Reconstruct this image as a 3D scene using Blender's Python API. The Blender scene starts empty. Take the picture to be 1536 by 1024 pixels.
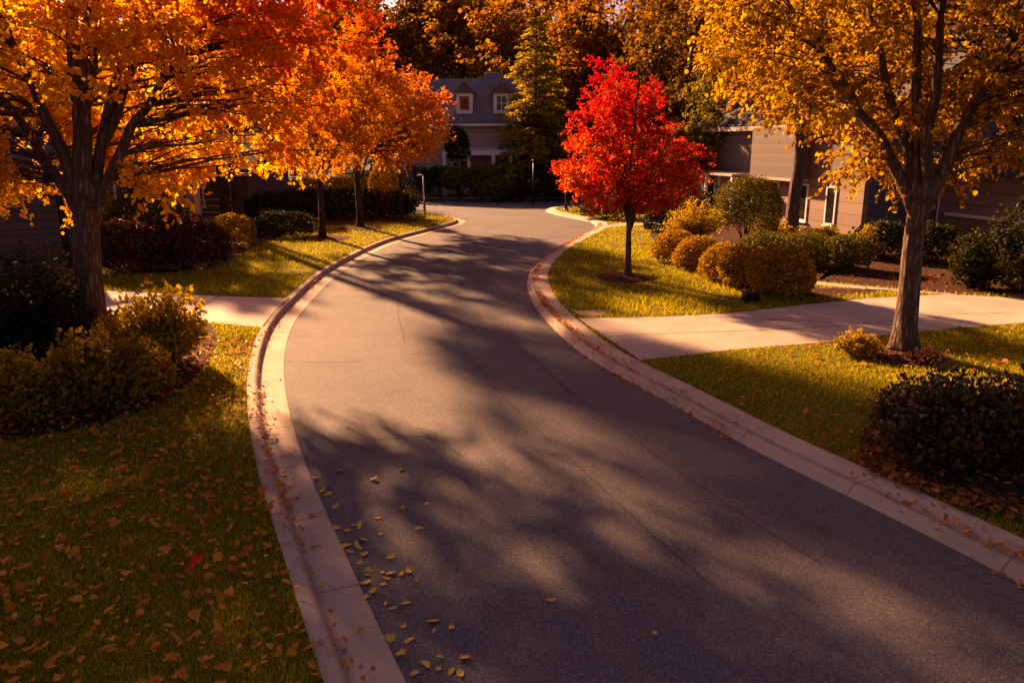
import bpy, math, random
import numpy as np
from mathutils import Vector, Matrix
from mathutils.geometry import tessellate_polygon

scene = bpy.context.scene
COL = scene.collection
PI = math.pi

# ------------------------------------------------------------------ camera
CAM_H = 4.0
FPX = 1195.0
HORIZON = 215.0
PITCH = math.atan((512 - HORIZON) / FPX)
CT, ST = math.cos(PITCH), math.sin(PITCH)
cam_d = bpy.data.cameras.new('camera')
cam = bpy.data.objects.new('camera', cam_d)
COL.objects.link(cam)
cam.location = (0, 0, CAM_H)
cam.rotation_euler = (PI / 2 - PITCH, 0, 0)
cam_d.sensor_width = 36.0
cam_d.lens = FPX * 36.0 / 1536.0
cam_d.clip_start = 0.1
cam_d.clip_end = 3000
scene.camera = cam
scene.render.resolution_x = 1024
scene.render.resolution_y = 682


def gp(u, v, z=0.0):
    """where the ground (height z) is met at a measured point of the photograph"""
    dx, dy = (u - 768) / FPX, (512 - v) / FPX
    dz = -ST + dy * CT
    k = (CAM_H - z) / -dz
    return np.array([dx * k, (CT + dy * ST) * k, z])


# ------------------------------------------------------------------ light
SUN_EL, SUN_AZ = math.radians(23.0), math.radians(33)
w = bpy.data.worlds.new('World')
scene.world = w
w.use_nodes = True
nt = w.node_tree
nt.nodes.clear()
sky = nt.nodes.new('ShaderNodeTexSky')
sky.sky_type = 'NISHITA'
sky.sun_disc = False
sky.sun_elevation = SUN_EL
sky.sun_rotation = -SUN_AZ
sky.dust_density = 3.0
tint = nt.nodes.new('ShaderNodeMix')
tint.data_type = 'RGBA'
tint.blend_type = 'MULTIPLY'
tint.inputs[0].default_value = 1
tint.inputs[7].default_value = (0.41, 0.27, 0.305, 1)
bg = nt.nodes.new('ShaderNodeBackground')
bg.inputs[1].default_value = 0.06
wo = nt.nodes.new('ShaderNodeOutputWorld')
nt.links.new(sky.outputs[0], tint.inputs[6])
nt.links.new(tint.outputs[2], bg.inputs[0])
nt.links.new(bg.outputs[0], wo.inputs[0])

sd = bpy.data.lights.new('sun', 'SUN')
sd.energy = 5.0
sd.angle = math.radians(1.5)
sd.color = (1.0, 0.53, 0.235)
sun = bpy.data.objects.new('sun', sd)
COL.objects.link(sun)
svec = Vector((-math.sin(SUN_AZ) * math.cos(SUN_EL), math.cos(SUN_AZ) * math.cos(SUN_EL), math.sin(SUN_EL)))
sun.rotation_euler = svec.to_track_quat('Z', 'Y').to_euler()
sun.location = svec * 60

vs = scene.view_settings
vs.view_transform = 'Standard'
vs.look = 'None'
vs.exposure = 2.1
vs.gamma = 1
scene.cycles.use_denoising = True
scene.cycles.max_bounces = 6
scene.cycles.diffuse_bounces = 3
scene.cycles.transmission_bounces = 4
scene.cycles.sample_clamp_indirect = 4

# ------------------------------------------------------------------ materials


def new_mat(name):
    m = bpy.data.materials.new(name)
    m.use_nodes = True
    n = m.node_tree.nodes
    return m, m.node_tree, n['Principled BSDF'], n['Material Output']


def node(t, kind, **kw):
    n = t.nodes.new(kind)
    for k, v in kw.items():
        setattr(n, k, v)
    return n


def mathn(t, op, a, b=None):
    n = node(t, 'ShaderNodeMath', operation=op)
    for i, x in enumerate((a, b)):
        if x is None:
            continue
        if isinstance(x, (int, float)):
            n.inputs[i].default_value = x
        else:
            t.links.new(x, n.inputs[i])
    return n.outputs[0]


def ramp(t, fac, stops):
    r = node(t, 'ShaderNodeValToRGB')
    e = r.color_ramp.elements
    while len(e) < len(stops):
        e.new(0.5)
    for el, (p, c) in zip(e, stops):
        el.position = p
        el.color = (*c, 1)
    t.links.new(fac, r.inputs[0])
    return r.outputs[0]


def noise(t, vec, scale, detail=3, rough=0.55):
    n = node(t, 'ShaderNodeTexNoise')
    n.inputs['Scale'].default_value = scale
    n.inputs['Detail'].default_value = detail
    n.inputs['Roughness'].default_value = rough
    if vec is not None:
        t.links.new(vec, n.inputs['Vector'])
    return n.outputs['Fac']


def mixc(t, fac, a, b, mode='MIX'):
    n = node(t, 'ShaderNodeMix', data_type='RGBA', blend_type=mode)
    for i, x in ((0, fac), (6, a), (7, b)):
        if isinstance(x, (int, float)):
            n.inputs[i].default_value = x
        elif isinstance(x, tuple):
            n.inputs[i].default_value = (*x, 1)
        else:
            t.links.new(x, n.inputs[i])
    return n.outputs[2]


def bump(t, bs, h, strength, dist=0.02):
    b = node(t, 'ShaderNodeBump')
    b.inputs['Strength'].default_value = strength
    b.inputs['Distance'].default_value = dist
    t.links.new(h, b.inputs['Height'])
    t.links.new(b.outputs[0], bs.inputs['Normal'])


def objco(t):
    return node(t, 'ShaderNodeTexCoord').outputs['Object']


def geo_pos(t):
    return node(t, 'ShaderNodeNewGeometry').outputs['Position']


def sep(t, v):
    n = node(t, 'ShaderNodeSeparateXYZ')
    t.links.new(v, n.inputs[0])
    return n.outputs


def leaf_mat(name, stops, trans=0.45, nscale=0.5, namp=0.7, grad=None, rough=0.6, spec=0.08, tboost=1.0):
    """grad: (stops colours, (ax,ay,az), lo, hi): second ramp that takes over along a direction of the crown"""
    m, t, bs, out = new_mat(name)
    co = objco(t)
    rnd = node(t, 'ShaderNodeNewGeometry').outputs['Random Per Island']
    nz = noise(t, co, nscale, 2)
    f = mathn(t, 'ADD', mathn(t, 'MULTIPLY', rnd, 0.75), mathn(t, 'MULTIPLY', mathn(t, 'SUBTRACT', nz, 0.34), namp))
    c = ramp(t, f, stops)
    if grad:
        gst, (ax, ay, az), lo, hi = grad
        s = sep(t, co)
        d = mathn(t, 'ADD', mathn(t, 'ADD', mathn(t, 'MULTIPLY', s[0], ax), mathn(t, 'MULTIPLY', s[1], ay)), mathn(t, 'MULTIPLY', s[2], az))
        d = mathn(t, 'ADD', d, mathn(t, 'MULTIPLY', mathn(t, 'SUBTRACT', rnd, 0.5), (hi - lo) * 0.9))
        d = mathn(t, 'ADD', d, mathn(t, 'MULTIPLY', mathn(t, 'SUBTRACT', noise(t, co, 0.9, 2), 0.5), (hi - lo) * 1.6))
        mr = node(t, 'ShaderNodeMapRange')
        mr.inputs[1].default_value = lo
        mr.inputs[2].default_value = hi
        t.links.new(d, mr.inputs[0])
        c = mixc(t, mr.outputs[0], c, ramp(t, f, gst))
    t.links.new(c, bs.inputs['Base Color'])
    bs.inputs['Roughness'].default_value = rough
    bs.inputs['Specular IOR Level'].default_value = spec
    tr = node(t, 'ShaderNodeBsdfTranslucent')
    hs = node(t, 'ShaderNodeHueSaturation')
    hs.inputs['Saturation'].default_value = 1.1
    hs.inputs['Value'].default_value = 1.3 * tboost
    t.links.new(c, hs.inputs['Color'])
    t.links.new(hs.outputs[0], tr.inputs[0])
    mx = node(t, 'ShaderNodeMixShader')
    mx.inputs[0].default_value = trans
    t.links.new(bs.outputs[0], mx.inputs[1])
    t.links.new(tr.outputs[0], mx.inputs[2])
    t.links.new(mx.outputs[0], out.inputs[0])
    return m


def bark_mat(name, a, b, scale=1.0):
    m, t, bs, out = new_mat(name)
    co = objco(t)
    mp = node(t, 'ShaderNodeMapping')
    mp.inputs['Scale'].default_value = (14 * scale, 14 * scale, 2.2 * scale)
    t.links.new(co, mp.inputs[0])
    v = node(t, 'ShaderNodeTexVoronoi', feature='DISTANCE_TO_EDGE')
    v.inputs['Scale'].default_value = 1.0
    nz = noise(t, mp.outputs[0], 1.3, 5, 0.65)
    add = node(t, 'ShaderNodeVectorMath', operation='ADD')
    cmb = node(t, 'ShaderNodeCombineXYZ')
    for i in range(3):
        t.links.new(mathn(t, 'MULTIPLY', nz, 1.2), cmb.inputs[i])
    t.links.new(mp.outputs[0], add.inputs[0])
    t.links.new(cmb.outputs[0], add.inputs[1])
    t.links.new(add.outputs[0], v.inputs['Vector'])
    h = mathn(t, 'ADD', mathn(t, 'MINIMUM', mathn(t, 'MULTIPLY', v.outputs['Distance'], 2.2), 1.0), mathn(t, 'MULTIPLY', nz, 0.7))
    c = ramp(t, h, [(0.25, tuple(x * 0.45 for x in a)), (0.75, a), (1.0, b)])
    big = noise(t, co, 1.1, 3)
    c = mixc(t, mathn(t, 'MULTIPLY', big, 0.5), c, tuple((x + y) * 0.32 for x, y in zip(a, b)))
    t.links.new(c, bs.inputs['Base Color'])
    bs.inputs['Roughness'].default_value = 0.9
    bs.inputs['Specular IOR Level'].default_value = 0.15
    bump(t, bs, h, 0.9, 0.03)
    return m


def plain(name, col, rough=0.6, metal=0.0, var=0.15, scale=3.0, bmp=0.0):
    m, t, bs, out = new_mat(name)
    nz = noise(t, objco(t), scale, 5, 0.6)
    c = ramp(t, nz, [(0.25, tuple(max(0, x * (1 - var)) for x in col)), (0.75, tuple(x * (1 + var) for x in col))])
    t.links.new(c, bs.inputs['Base Color'])
    bs.inputs['Roughness'].default_value = rough
    bs.inputs['Metallic'].default_value = metal
    bs.inputs['Specular IOR Level'].default_value = 0.3 if rough < 0.7 else 0.06
    if bmp:
        bump(t, bs, noise(t, objco(t), scale * 12, 4), bmp, 0.01)
    return m


def concrete_mat(name, col, joint=None, uv=False, grid=None):
    m, t, bs, out = new_mat(name)
    p = geo_pos(t)
    big = noise(t, p, 0.55, 5, 0.62)
    mid = noise(t, p, 5.0, 5, 0.6)
    fine = noise(t, p, 90, 3, 0.6)
    c = ramp(t, big, [(0.32, tuple(x * 0.62 for x in col)), (0.66, tuple(x * 1.12 for x in col))])
    st = noise(t, p, 1.7, 6, 0.7)
    c = mixc(t, mathn(t, 'MULTIPLY', mathn(t, 'GREATER_THAN', st, 0.60), mathn(t, 'MULTIPLY', mathn(t, 'SUBTRACT', st, 0.60), 3.5)), c, tuple(x * 0.35 for x in col))
    c = mixc(t, mathn(t, 'MULTIPLY', mid, 0.35), c, tuple(x * 0.62 for x in col))
    c = mixc(t, mathn(t, 'MULTIPLY', fine, 0.3), c, tuple(x * 1.25 for x in col))
    h = fine
    if uv:
        s = sep(t, node(t, 'ShaderNodeTexCoord').outputs['UV'])
        a = mathn(t, 'ADD', s[0], mathn(t, 'MULTIPLY', mathn(t, 'SUBTRACT', noise(t, p, 3, 2), 0.5), 0.008))
        f = mathn(t, 'ABSOLUTE', mathn(t, 'SUBTRACT', mathn(t, 'FRACT', mathn(t, 'DIVIDE', a, joint)), 0.5))
        line = mathn(t, 'LESS_THAN', f, 0.0085 / joint)
        c = mixc(t, mathn(t, 'MULTIPLY', line, 0.8), c, tuple(x * 0.2 for x in col))
        # dirt that settles along the gutter line: s[1] is metres from the asphalt
        d = mathn(t, 'ABSOLUTE', mathn(t, 'SUBTRACT', s[1], grid))
        d = mathn(t, 'SUBTRACT', 1.0, mathn(t, 'MINIMUM', mathn(t, 'DIVIDE', d, 0.07), 1.0))
        d = mathn(t, 'MULTIPLY', d, mathn(t, 'ADD', mathn(t, 'MULTIPLY', mid, 1.0), 0.2))
        c = mixc(t, mathn(t, 'MULTIPLY', d, 0.75), c, (0.13, 0.075, 0.05))
    t.links.new(c, bs.inputs['Base Color'])
    bs.inputs['Roughness'].default_value = 0.82
    bs.inputs['Specular IOR Level'].default_value = 0.3
    bump(t, bs, mathn(t, 'ADD', fine, mathn(t, 'MULTIPLY', mid, 1.5)), 0.35, 0.008)
    return m


def asphalt_mat():
    m, t, bs, out = new_mat('asphalt')
    p = geo_pos(t)
    v = node(t, 'ShaderNodeTexVoronoi')
    v.inputs['Scale'].default_value = 95
    t.links.new(p, v.inputs['Vector'])
    ag = sep(t, v.outputs['Color'])[0]
    fine = noise(t, p, 160, 2, 0.6)
    mid = noise(t, p, 9, 6, 0.7)
    big = noise(t, p, 0.35, 5, 0.6)
    c = ramp(t, big, [(0.3, (0.098, 0.075, 0.086)), (0.7, (0.160, 0.121, 0.128))])
    worn = noise(t, p, 1.1, 6, 0.72)
    c = mixc(t, mathn(t, 'MULTIPLY', mathn(t, 'MAXIMUM', mathn(t, 'SUBTRACT', worn, 0.52), 0.0), 3.0), c, (0.20, 0.165, 0.165))
    oil = noise(t, p, 0.8, 3, 0.5)
    c = mixc(t, mathn(t, 'MULTIPLY', mathn(t, 'MAXIMUM', mathn(t, 'SUBTRACT', oil, 0.60), 0.0), 5.0), c, (0.03, 0.026, 0.03))
    c = mixc(t, mathn(t, 'MULTIPLY', mid, 0.45), c, (0.075, 0.062, 0.072))
    c = mixc(t, mathn(t, 'MULTIPLY', mathn(t, 'GREATER_THAN', ag, 0.84), 0.45), c, (0.30, 0.25, 0.24))
    c = mixc(t, mathn(t, 'MULTIPLY', mathn(t, 'LESS_THAN', ag, 0.25), 0.55), c, (0.035, 0.03, 0.035))
    t.links.new(c, bs.inputs['Base Color'])
    bs.inputs['Roughness'].default_value = 0.78
    bs.inputs['Specular IOR Level'].default_value = 0.25
    bump(t, bs, mathn(t, 'ADD', mathn(t, 'ADD', v.outputs['Distance'], mathn(t, 'MULTIPLY', fine, 0.5)), mathn(t, 'MULTIPLY', mid, 0.6)), 0.55, 0.012)
    return m


def lawn_mat():
    m, t, bs, out = new_mat('lawn_turf')
    p = geo_pos(t)
    big = noise(t, p, 0.5, 4, 0.6)
    mid = noise(t, p, 7, 5, 0.7)
    mp = node(t, 'ShaderNodeMapping')
    mp.inputs['Scale'].default_value = (60, 60, 60)
    t.links.new(p, mp.inputs[0])
    fine = noise(t, mp.outputs[0], 1, 4, 0.7)
    c = ramp(t, big, [(0.3, (0.16, 0.14, 0.012)), (0.55, (0.26, 0.21, 0.014)), (0.75, (0.34, 0.25, 0.018))])
    c = mixc(t, mathn(t, 'MULTIPLY', mid, 0.7), c, (0.08, 0.085, 0.012))
    c = mixc(t, mathn(t, 'MULTIPLY', fine, 0.45), c, (0.05, 0.055, 0.008))
    t.links.new(c, bs.inputs['Base Color'])
    bs.inputs['Roughness'].default_value = 0.95
    bs.inputs['Specular IOR Level'].default_value = 0.05
    bump(t, bs, mathn(t, 'ADD', fine, mid), 1.0, 0.05)
    return m


def mulch_mat():
    m, t, bs, out = new_mat('mulch')
    p = geo_pos(t)
    v = node(t, 'ShaderNodeTexVoronoi')
    v.inputs['Scale'].default_value = 28
    t.links.new(p, v.inputs['Vector'])
    c = ramp(t, sep(t, v.outputs['Color'])[1], [(0.0, (0.03, 0.013, 0.009)), (0.6, (0.085, 0.036, 0.022)), (1.0, (0.18, 0.075, 0.035))])
    t.links.new(c, bs.inputs['Base Color'])
    bs.inputs['Roughness'].default_value = 0.95
    bs.inputs['Specular IOR Level'].default_value = 0.08
    bump(t, bs, mathn(t, 'ADD', v.outputs['Distance'], noise(t, p, 20, 4)), 1.0, 0.06)
    return m


def siding_mat(name, col, board=0.2, var=0.12, vert=None):
    m, t, bs, out = new_mat(name)
    co = objco(t)
    s = sep(t, co)
    f = mathn(t, 'FRACT', mathn(t, 'DIVIDE', s[2], board))
    line = mathn(t, 'LESS_THAN', f, 0.09)
    row = mathn(t, 'FLOOR', mathn(t, 'DIVIDE', s[2], board))
    wn = node(t, 'ShaderNodeTexWhiteNoise', noise_dimensions='1D')
    t.links.new(row, wn.inputs['W'])
    nz = noise(t, co, 4, 5, 0.65)
    c = ramp(t, mathn(t, 'ADD', mathn(t, 'MULTIPLY', wn.outputs['Value'], 0.4), mathn(t, 'MULTIPLY', nz, 0.6)),
             [(0.2, tuple(x * (1 - var) for x in col)), (0.8, tuple(x * (1 + var) for x in col))])
    c = mixc(t, mathn(t, 'MULTIPLY', line, 0.6), c, tuple(x * 0.25 for x in col))
    if vert:
        g = mathn(t, 'FRACT', mathn(t, 'DIVIDE', s[0], vert))
        c = mixc(t, mathn(t, 'MULTIPLY', mathn(t, 'LESS_THAN', g, 0.012), 0.5), c, tuple(x * 0.3 for x in col))
    t.links.new(c, bs.inputs['Base Color'])
    bs.inputs['Roughness'].default_value = 0.75
    bump(t, bs, mathn(t, 'ADD', f, mathn(t, 'MULTIPLY', nz, 0.3)), 0.8, 0.02)
    return m


def shingle_mat(name, col):
    m, t, bs, out = new_mat(name)
    co = objco(t)
    b = node(t, 'ShaderNodeTexBrick')
    b.inputs['Scale'].default_value = 1.0
    b.inputs['Brick Width'].default_value = 0.3
    b.inputs['Row Height'].default_value = 0.14
    b.inputs['Mortar Size'].default_value = 0.012
    b.inputs['Color1'].default_value = (*[x * 0.8 for x in col], 1)
    b.inputs['Color2'].default_value = (*[x * 1.25 for x in col], 1)
    b.inputs['Mortar'].default_value = (*[x * 0.4 for x in col], 1)
    t.links.new(co, b.inputs['Vector'])
    c = mixc(t, mathn(t, 'MULTIPLY', noise(t, co, 1.2, 4), 0.6), b.outputs[0], tuple(x * 0.7 for x in col))
    t.links.new(c, bs.inputs['Base Color'])
    bs.inputs['Roughness'].default_value = 0.85
    bump(t, bs, b.outputs['Fac'], -0.6, 0.02)
    return m


def glass_mat():
    m, t, bs, out = new_mat('window_glass')
    bs.inputs['Base Color'].default_value = (0.02, 0.018, 0.018, 1)
    bs.inputs['Roughness'].default_value = 0.06
    bs.inputs['Specular IOR Level'].default_value = 0.8
    bump(t, bs, noise(t, objco(t), 1.5, 2), 0.08, 0.03)
    return m


GOLD = [(0.0, (0.48, 0.17, 0.016)), (0.3, (0.66, 0.31, 0.022)), (0.55, (0.74, 0.43, 0.03)), (0.85, (0.78, 0.54, 0.05)), (0.95, (0.62, 0.06, 0.015))]
REDS = [(0.0, (0.30, 0.02, 0.02)), (0.4, (0.58, 0.05, 0.025)), (0.75, (0.66, 0.11, 0.025)), (1.0, (0.70, 0.24, 0.03))]
M = dict(
    asphalt=asphalt_mat(), lawn=lawn_mat(), mulch=mulch_mat(), glass=glass_mat(),
    kerbl=concrete_mat('kerb_concrete', (0.52, 0.375, 0.28), 1.55, True, 0.40),
    kerbr=concrete_mat('kerb_concrete_wide', (0.52, 0.375, 0.28), 1.9, True, 0.19),
    drive=concrete_mat('driveway_concrete', (0.50, 0.385, 0.325)),
    joint=plain('joint_dark', (0.06, 0.045, 0.04), 0.9),
    crack=plain('crack_sealer', (0.075, 0.06, 0.064), 0.8),
    soil=plain('woodland_floor', (0.05, 0.035, 0.018), 0.95, 0, 0.5, 0.6, 0.5),
    bark=bark_mat('maple_bark', (0.125, 0.078, 0.052), (0.27, 0.185, 0.135)),
    barkd=bark_mat('dark_bark', (0.055, 0.034, 0.025), (0.12, 0.075, 0.055)),
    leaf_left=leaf_mat('gold_leaves', GOLD, 0.7, 0.45, 0.6, ([(0.0, (0.45, 0.03, 0.015)), (0.5, (0.65, 0.09, 0.02)), (1.0, (0.72, 0.20, 0.03))], (0.75, 0.0, 0.65), 5.0, 7.6)),
    leaf_right=leaf_mat('amber_leaves', [(0.0, (0.16, 0.075, 0.012)), (0.3, (0.30, 0.155, 0.018)), (0.6, (0.43, 0.245, 0.024)), (0.88, (0.54, 0.33, 0.030)), (0.98, (0.52, 0.08, 0.016))], 0.55, 0.5, 0.6),
    leaf_row=leaf_mat('orange_leaves', [(0.0, (0.36, 0.12, 0.014)), (0.4, (0.58, 0.24, 0.02)), (0.8, (0.70, 0.37, 0.03)), (1.0, (0.60, 0.13, 0.02))], 0.55, 0.5, 0.6, ([(0.0, (0.34, 0.03, 0.04)), (0.6, (0.60, 0.09, 0.05)), (1.0, (0.66, 0.18, 0.04))], (0.6, 0, 0.8), 6.0, 8.4)),
    leaf_red=leaf_mat('scarlet_leaves', [(0.0, (0.15, 0.010, 0.030)), (0.25, (0.40, 0.028, 0.040)), (0.5, (0.56, 0.055, 0.042)), (0.75, (0.62, 0.13, 0.036)), (1.0, (0.66, 0.32, 0.04))], 0.55, 0.9, 1.1,
                      ([(0.0, (0.26, 0.010, 0.040)), (0.5, (0.52, 0.030, 0.048)), (1.0, (0.60, 0.060, 0.035))], (0.0, 0, 1.0), 3.9, 6.6)),
    leaf_back=leaf_mat('bronze_leaves', [(0.0, (0.09, 0.035, 0.008)), (0.4, (0.21, 0.085, 0.012)), (0.75, (0.36, 0.17, 0.018)), (1.0, (0.48, 0.26, 0.028))], 0.5, 0.35, 0.9),
    leaf_dark=leaf_mat('dark_brown_leaves', [(0.0, (0.06, 0.03, 0.010)), (0.5, (0.17, 0.085, 0.014)), (1.0, (0.34, 0.17, 0.02))], 0.45, 0.35, 0.9),
    leaf_olive=leaf_mat('olive_gold_leaves', [(0.0, (0.05, 0.05, 0.010)), (0.5, (0.15, 0.12, 0.014)), (0.85, (0.34, 0.23, 0.02)), (1.0, (0.46, 0.26, 0.024))], 0.4, 0.6, 0.8),
    needle=leaf_mat('conifer_needles', [(0.0, (0.12, 0.11, 0.014)), (0.45, (0.32, 0.25, 0.024)), (0.8, (0.54, 0.36, 0.03)), (1.0, (0.62, 0.36, 0.03))], 0.4, 0.5, 0.8),
    sh_gold=leaf_mat('golden_shrub_leaves', [(0.0, (0.14, 0.095, 0.012)), (0.4, (0.34, 0.22, 0.016)), (0.75, (0.52, 0.34, 0.024)), (1.0, (0.54, 0.22, 0.02))], 0.4, 1.6, 0.8),
    sh_amber=leaf_mat('amber_shrub_leaves', [(0.0, (0.09, 0.06, 0.012)), (0.4, (0.27, 0.165, 0.016)), (0.75, (0.46, 0.29, 0.022)), (1.0, (0.40, 0.12, 0.018))], 0.4, 1.6, 0.8),
    sh_clip=leaf_mat('clipped_shrub_leaves', [(0.0, (0.11, 0.065, 0.010)), (0.5, (0.34, 0.19, 0.016)), (1.0, (0.54, 0.29, 0.024))], 0.35, 2.0, 0.8),
    topiary=leaf_mat('topiary_leaves', [(0.0, (0.05, 0.05, 0.008)), (0.5, (0.13, 0.11, 0.014)), (1.0, (0.28, 0.19, 0.02))], 0.25, 1.6, 0.7),
    sh_green=leaf_mat('green_shrub_leaves', [(0.0, (0.045, 0.045, 0.009)), (0.5, (0.115, 0.10, 0.014)), (1.0, (0.25, 0.18, 0.02))], 0.25, 1.6, 0.8),
    sh_dark=leaf_mat('dark_shrub_leaves', [(0.0, (0.018, 0.020, 0.008)), (0.6, (0.045, 0.045, 0.012)), (0.92, (0.09, 0.07, 0.014)), (1.0, (0.22, 0.10, 0.018))], 0.2, 1.6, 0.8),
    sh_wine=leaf_mat('wine_shrub_leaves', [(0.0, (0.03, 0.014, 0.012)), (0.5, (0.085, 0.03, 0.018)), (0.85, (0.13, 0.06, 0.018)), (1.0, (0.22, 0.05, 0.02))], 0.25, 1.6, 0.8),
    sh_mixed=leaf_mat('mixed_glossy_leaves', [(0.0, (0.045, 0.03, 0.012)), (0.45, (0.11, 0.07, 0.018)), (0.75, (0.19, 0.12, 0.022)), (0.88, (0.30, 0.05, 0.018)), (1.0, (0.34, 0.22, 0.03))], 0.2, 1.6, 0.5, None, 0.42, 0.35),
    litter=leaf_mat('dry_leaves', [(0.0, (0.34, 0.08, 0.012)), (0.35, (0.62, 0.19, 0.02)), (0.75, (0.76, 0.31, 0.035)), (1.0, (0.84, 0.47, 0.08))], 0.2, 2.0, 0.3),
    litter_b=leaf_mat('brown_litter', [(0.0, (0.12, 0.04, 0.012)), (0.5, (0.30, 0.10, 0.018)), (1.0, (0.56, 0.22, 0.035))], 0.15, 2.0, 0.3),
    litter_y=leaf_mat('yellow_dry_leaves', [(0.0, (0.70, 0.30, 0.04)), (0.5, (0.84, 0.50, 0.09)), (1.0, (0.88, 0.62, 0.16))], 0.2, 2.0, 0.3),
    litter_red=leaf_mat('red_leaf', [(0.0, (0.80, 0.03, 0.015)), (1.0, (0.85, 0.05, 0.02))], 0.3),
    blade=leaf_mat('grass_blades', [(0.0, (0.17, 0.16, 0.010)), (0.45, (0.36, 0.31, 0.016)), (0.8, (0.50, 0.41, 0.022)), (1.0, (0.60, 0.40, 0.04))], 0.42, 0.6, 0.7),
    white=plain('white_paint', (0.82, 0.78, 0.76), 0.5, 0, 0.06),
    trim=plain('dusty_trim', (0.42, 0.34, 0.31), 0.6, 0, 0.08),
    black=plain('black_metal', (0.02, 0.018, 0.018), 0.45, 0.3, 0.2),
    greypole=plain('grey_metal', (0.45, 0.40, 0.38), 0.45, 0.4, 0.1),
    stone=plain('pale_stone', (0.34, 0.28, 0.25), 0.85, 0, 0.3, 5, 0.6),
    side_r=siding_mat('mauve_grey_siding', (0.15, 0.108, 0.10), 0.22, 0.16),
    side_rl=siding_mat('taupe_panel_wall', (0.26, 0.165, 0.125), 0.5, 0.14, 1.25),
    side_rd=siding_mat('slate_blue_siding', (0.09, 0.08, 0.10), 0.24, 0.15),
    side_l=siding_mat('dark_brown_siding', (0.10, 0.075, 0.078), 0.42, 0.12),
    side_f=siding_mat('far_grey_siding', (0.48, 0.36, 0.34), 0.3, 0.12),
    tan_lit_f=siding_mat('far_tan_lit_siding', (0.66, 0.36, 0.20), 0.3, 0.12),  # tan; on the far house its warmth stands in for sunlight
    roof=shingle_mat('slate_shingles', (0.20, 0.175, 0.20)),
    roof_r=shingle_mat('dark_shingles', (0.06, 0.052, 0.058)),
    roof_l=shingle_mat('brown_shingles', (0.09, 0.07, 0.065)),
    roof_red=shingle_mat('terracotta_shingles', (0.30, 0.17, 0.16)),
)

# ------------------------------------------------------------------ mesh helpers


def link(name, me, mat=None, parent=None):
    o = bpy.data.objects.new(name, me)
    COL.objects.link(o)
    if mat is not None and me is not None and len(me.materials) == 0:
        me.materials.append(mat)
    if parent is not None:
        o.parent = parent
    return o


def thing(name, label, cat, loc=(0, 0, 0), rotz=0.0, group=None):
    o = bpy.data.objects.new(name, None)
    o.empty_display_size = 0.3
    COL.objects.link(o)
    o.location = loc
    o.rotation_euler = (0, 0, rotz)
    return tag(o, label, cat, group)


def tag(o, label, cat, group=None):
    o['label'] = label
    o['category'] = cat
    if group:
        o['group'] = group
    return o


def structure(o):
    o['kind'] = 'structure'
    return o


def fast_mesh(name, V, F):
    """V (n,3), F (m,k) all faces with k corners"""
    me = bpy.data.meshes.new(name)
    V = np.ascontiguousarray(V, dtype=np.float32)
    F = np.ascontiguousarray(F, dtype=np.int32)
    m, k = F.shape
    me.vertices.add(len(V))
    me.vertices.foreach_set('co', V.ravel())
    me.loops.add(m * k)
    me.loops.foreach_set('vertex_index', F.ravel())
    me.polygons.add(m)
    me.polygons.foreach_set('loop_start', np.arange(m, dtype=np.int32) * k)
    me.update(calc_edges=True)
    me.validate()
    return me


class MB:
    """collects boxes, prisms and tubes into one mesh"""

    def __init__(s):
        s.v, s.f = [], []

    def add(s, vs, fs):
        o = len(s.v)
        s.v += [tuple(map(float, p)) for p in vs]
        s.f += [tuple(i + o for i in f) for f in fs]
        return s

    def box(s, a, b):
        (x0, y0, z0), (x1, y1, z1) = a, b
        return s.add([(x0, y0, z0), (x1, y0, z0), (x1, y1, z0), (x0, y1, z0), (x0, y0, z1), (x1, y0, z1), (x1, y1, z1), (x0, y1, z1)],
                     [(3, 2, 1, 0), (4, 5, 6, 7), (0, 1, 5, 4), (1, 2, 6, 5), (2, 3, 7, 6), (3, 0, 4, 7)])

    def prism(s, poly, axis, a, b):
        """poly in the two other axes, extruded along axis from a to b"""
        n = len(poly)

        def p3(p, t):
            return {'x': (t, p[0], p[1]), 'y': (p[0], t, p[1]), 'z': (p[0], p[1], t)}[axis]
        vs = [p3(p, a) for p in poly] + [p3(p, b) for p in poly]
        fs = [tuple(range(n - 1, -1, -1)), tuple(range(n, 2 * n))] + [(i, (i + 1) % n, n + (i + 1) % n, n + i) for i in range(n)]
        return s.add(vs, fs)

    def tube(s, pts, rad, sides=8, cap=True):
        V, F = tube(pts, rad, sides)
        o = len(s.v)
        s.v += [tuple(p) for p in V]
        s.f += [tuple(int(i) + o for i in f) for f in F]
        if cap:
            n = len(pts)
            s.f.append(tuple(o + (n - 1) * sides + i for i in range(sides)))
            s.f.append(tuple(o + i for i in range(sides - 1, -1, -1)))
        return s

    def build(s, name, mat, parent=None, smooth=False, bevel=0.0):
        me = bpy.data.meshes.new(name)
        me.from_pydata(s.v, [], s.f)
        import bmesh
        bm = bmesh.new()
        bm.from_mesh(me)
        bmesh.ops.recalc_face_normals(bm, faces=bm.faces)
        bm.to_mesh(me)
        bm.free()
        if smooth:
            for p in me.polygons:
                p.use_smooth = True
        me.update()
        o = link(name, me, mat, parent)
        if bevel:
            md = o.modifiers.new('bevel', 'BEVEL')
            md.width = bevel
            md.segments = 2
            md.limit_method = 'ANGLE'
        return o


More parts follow.
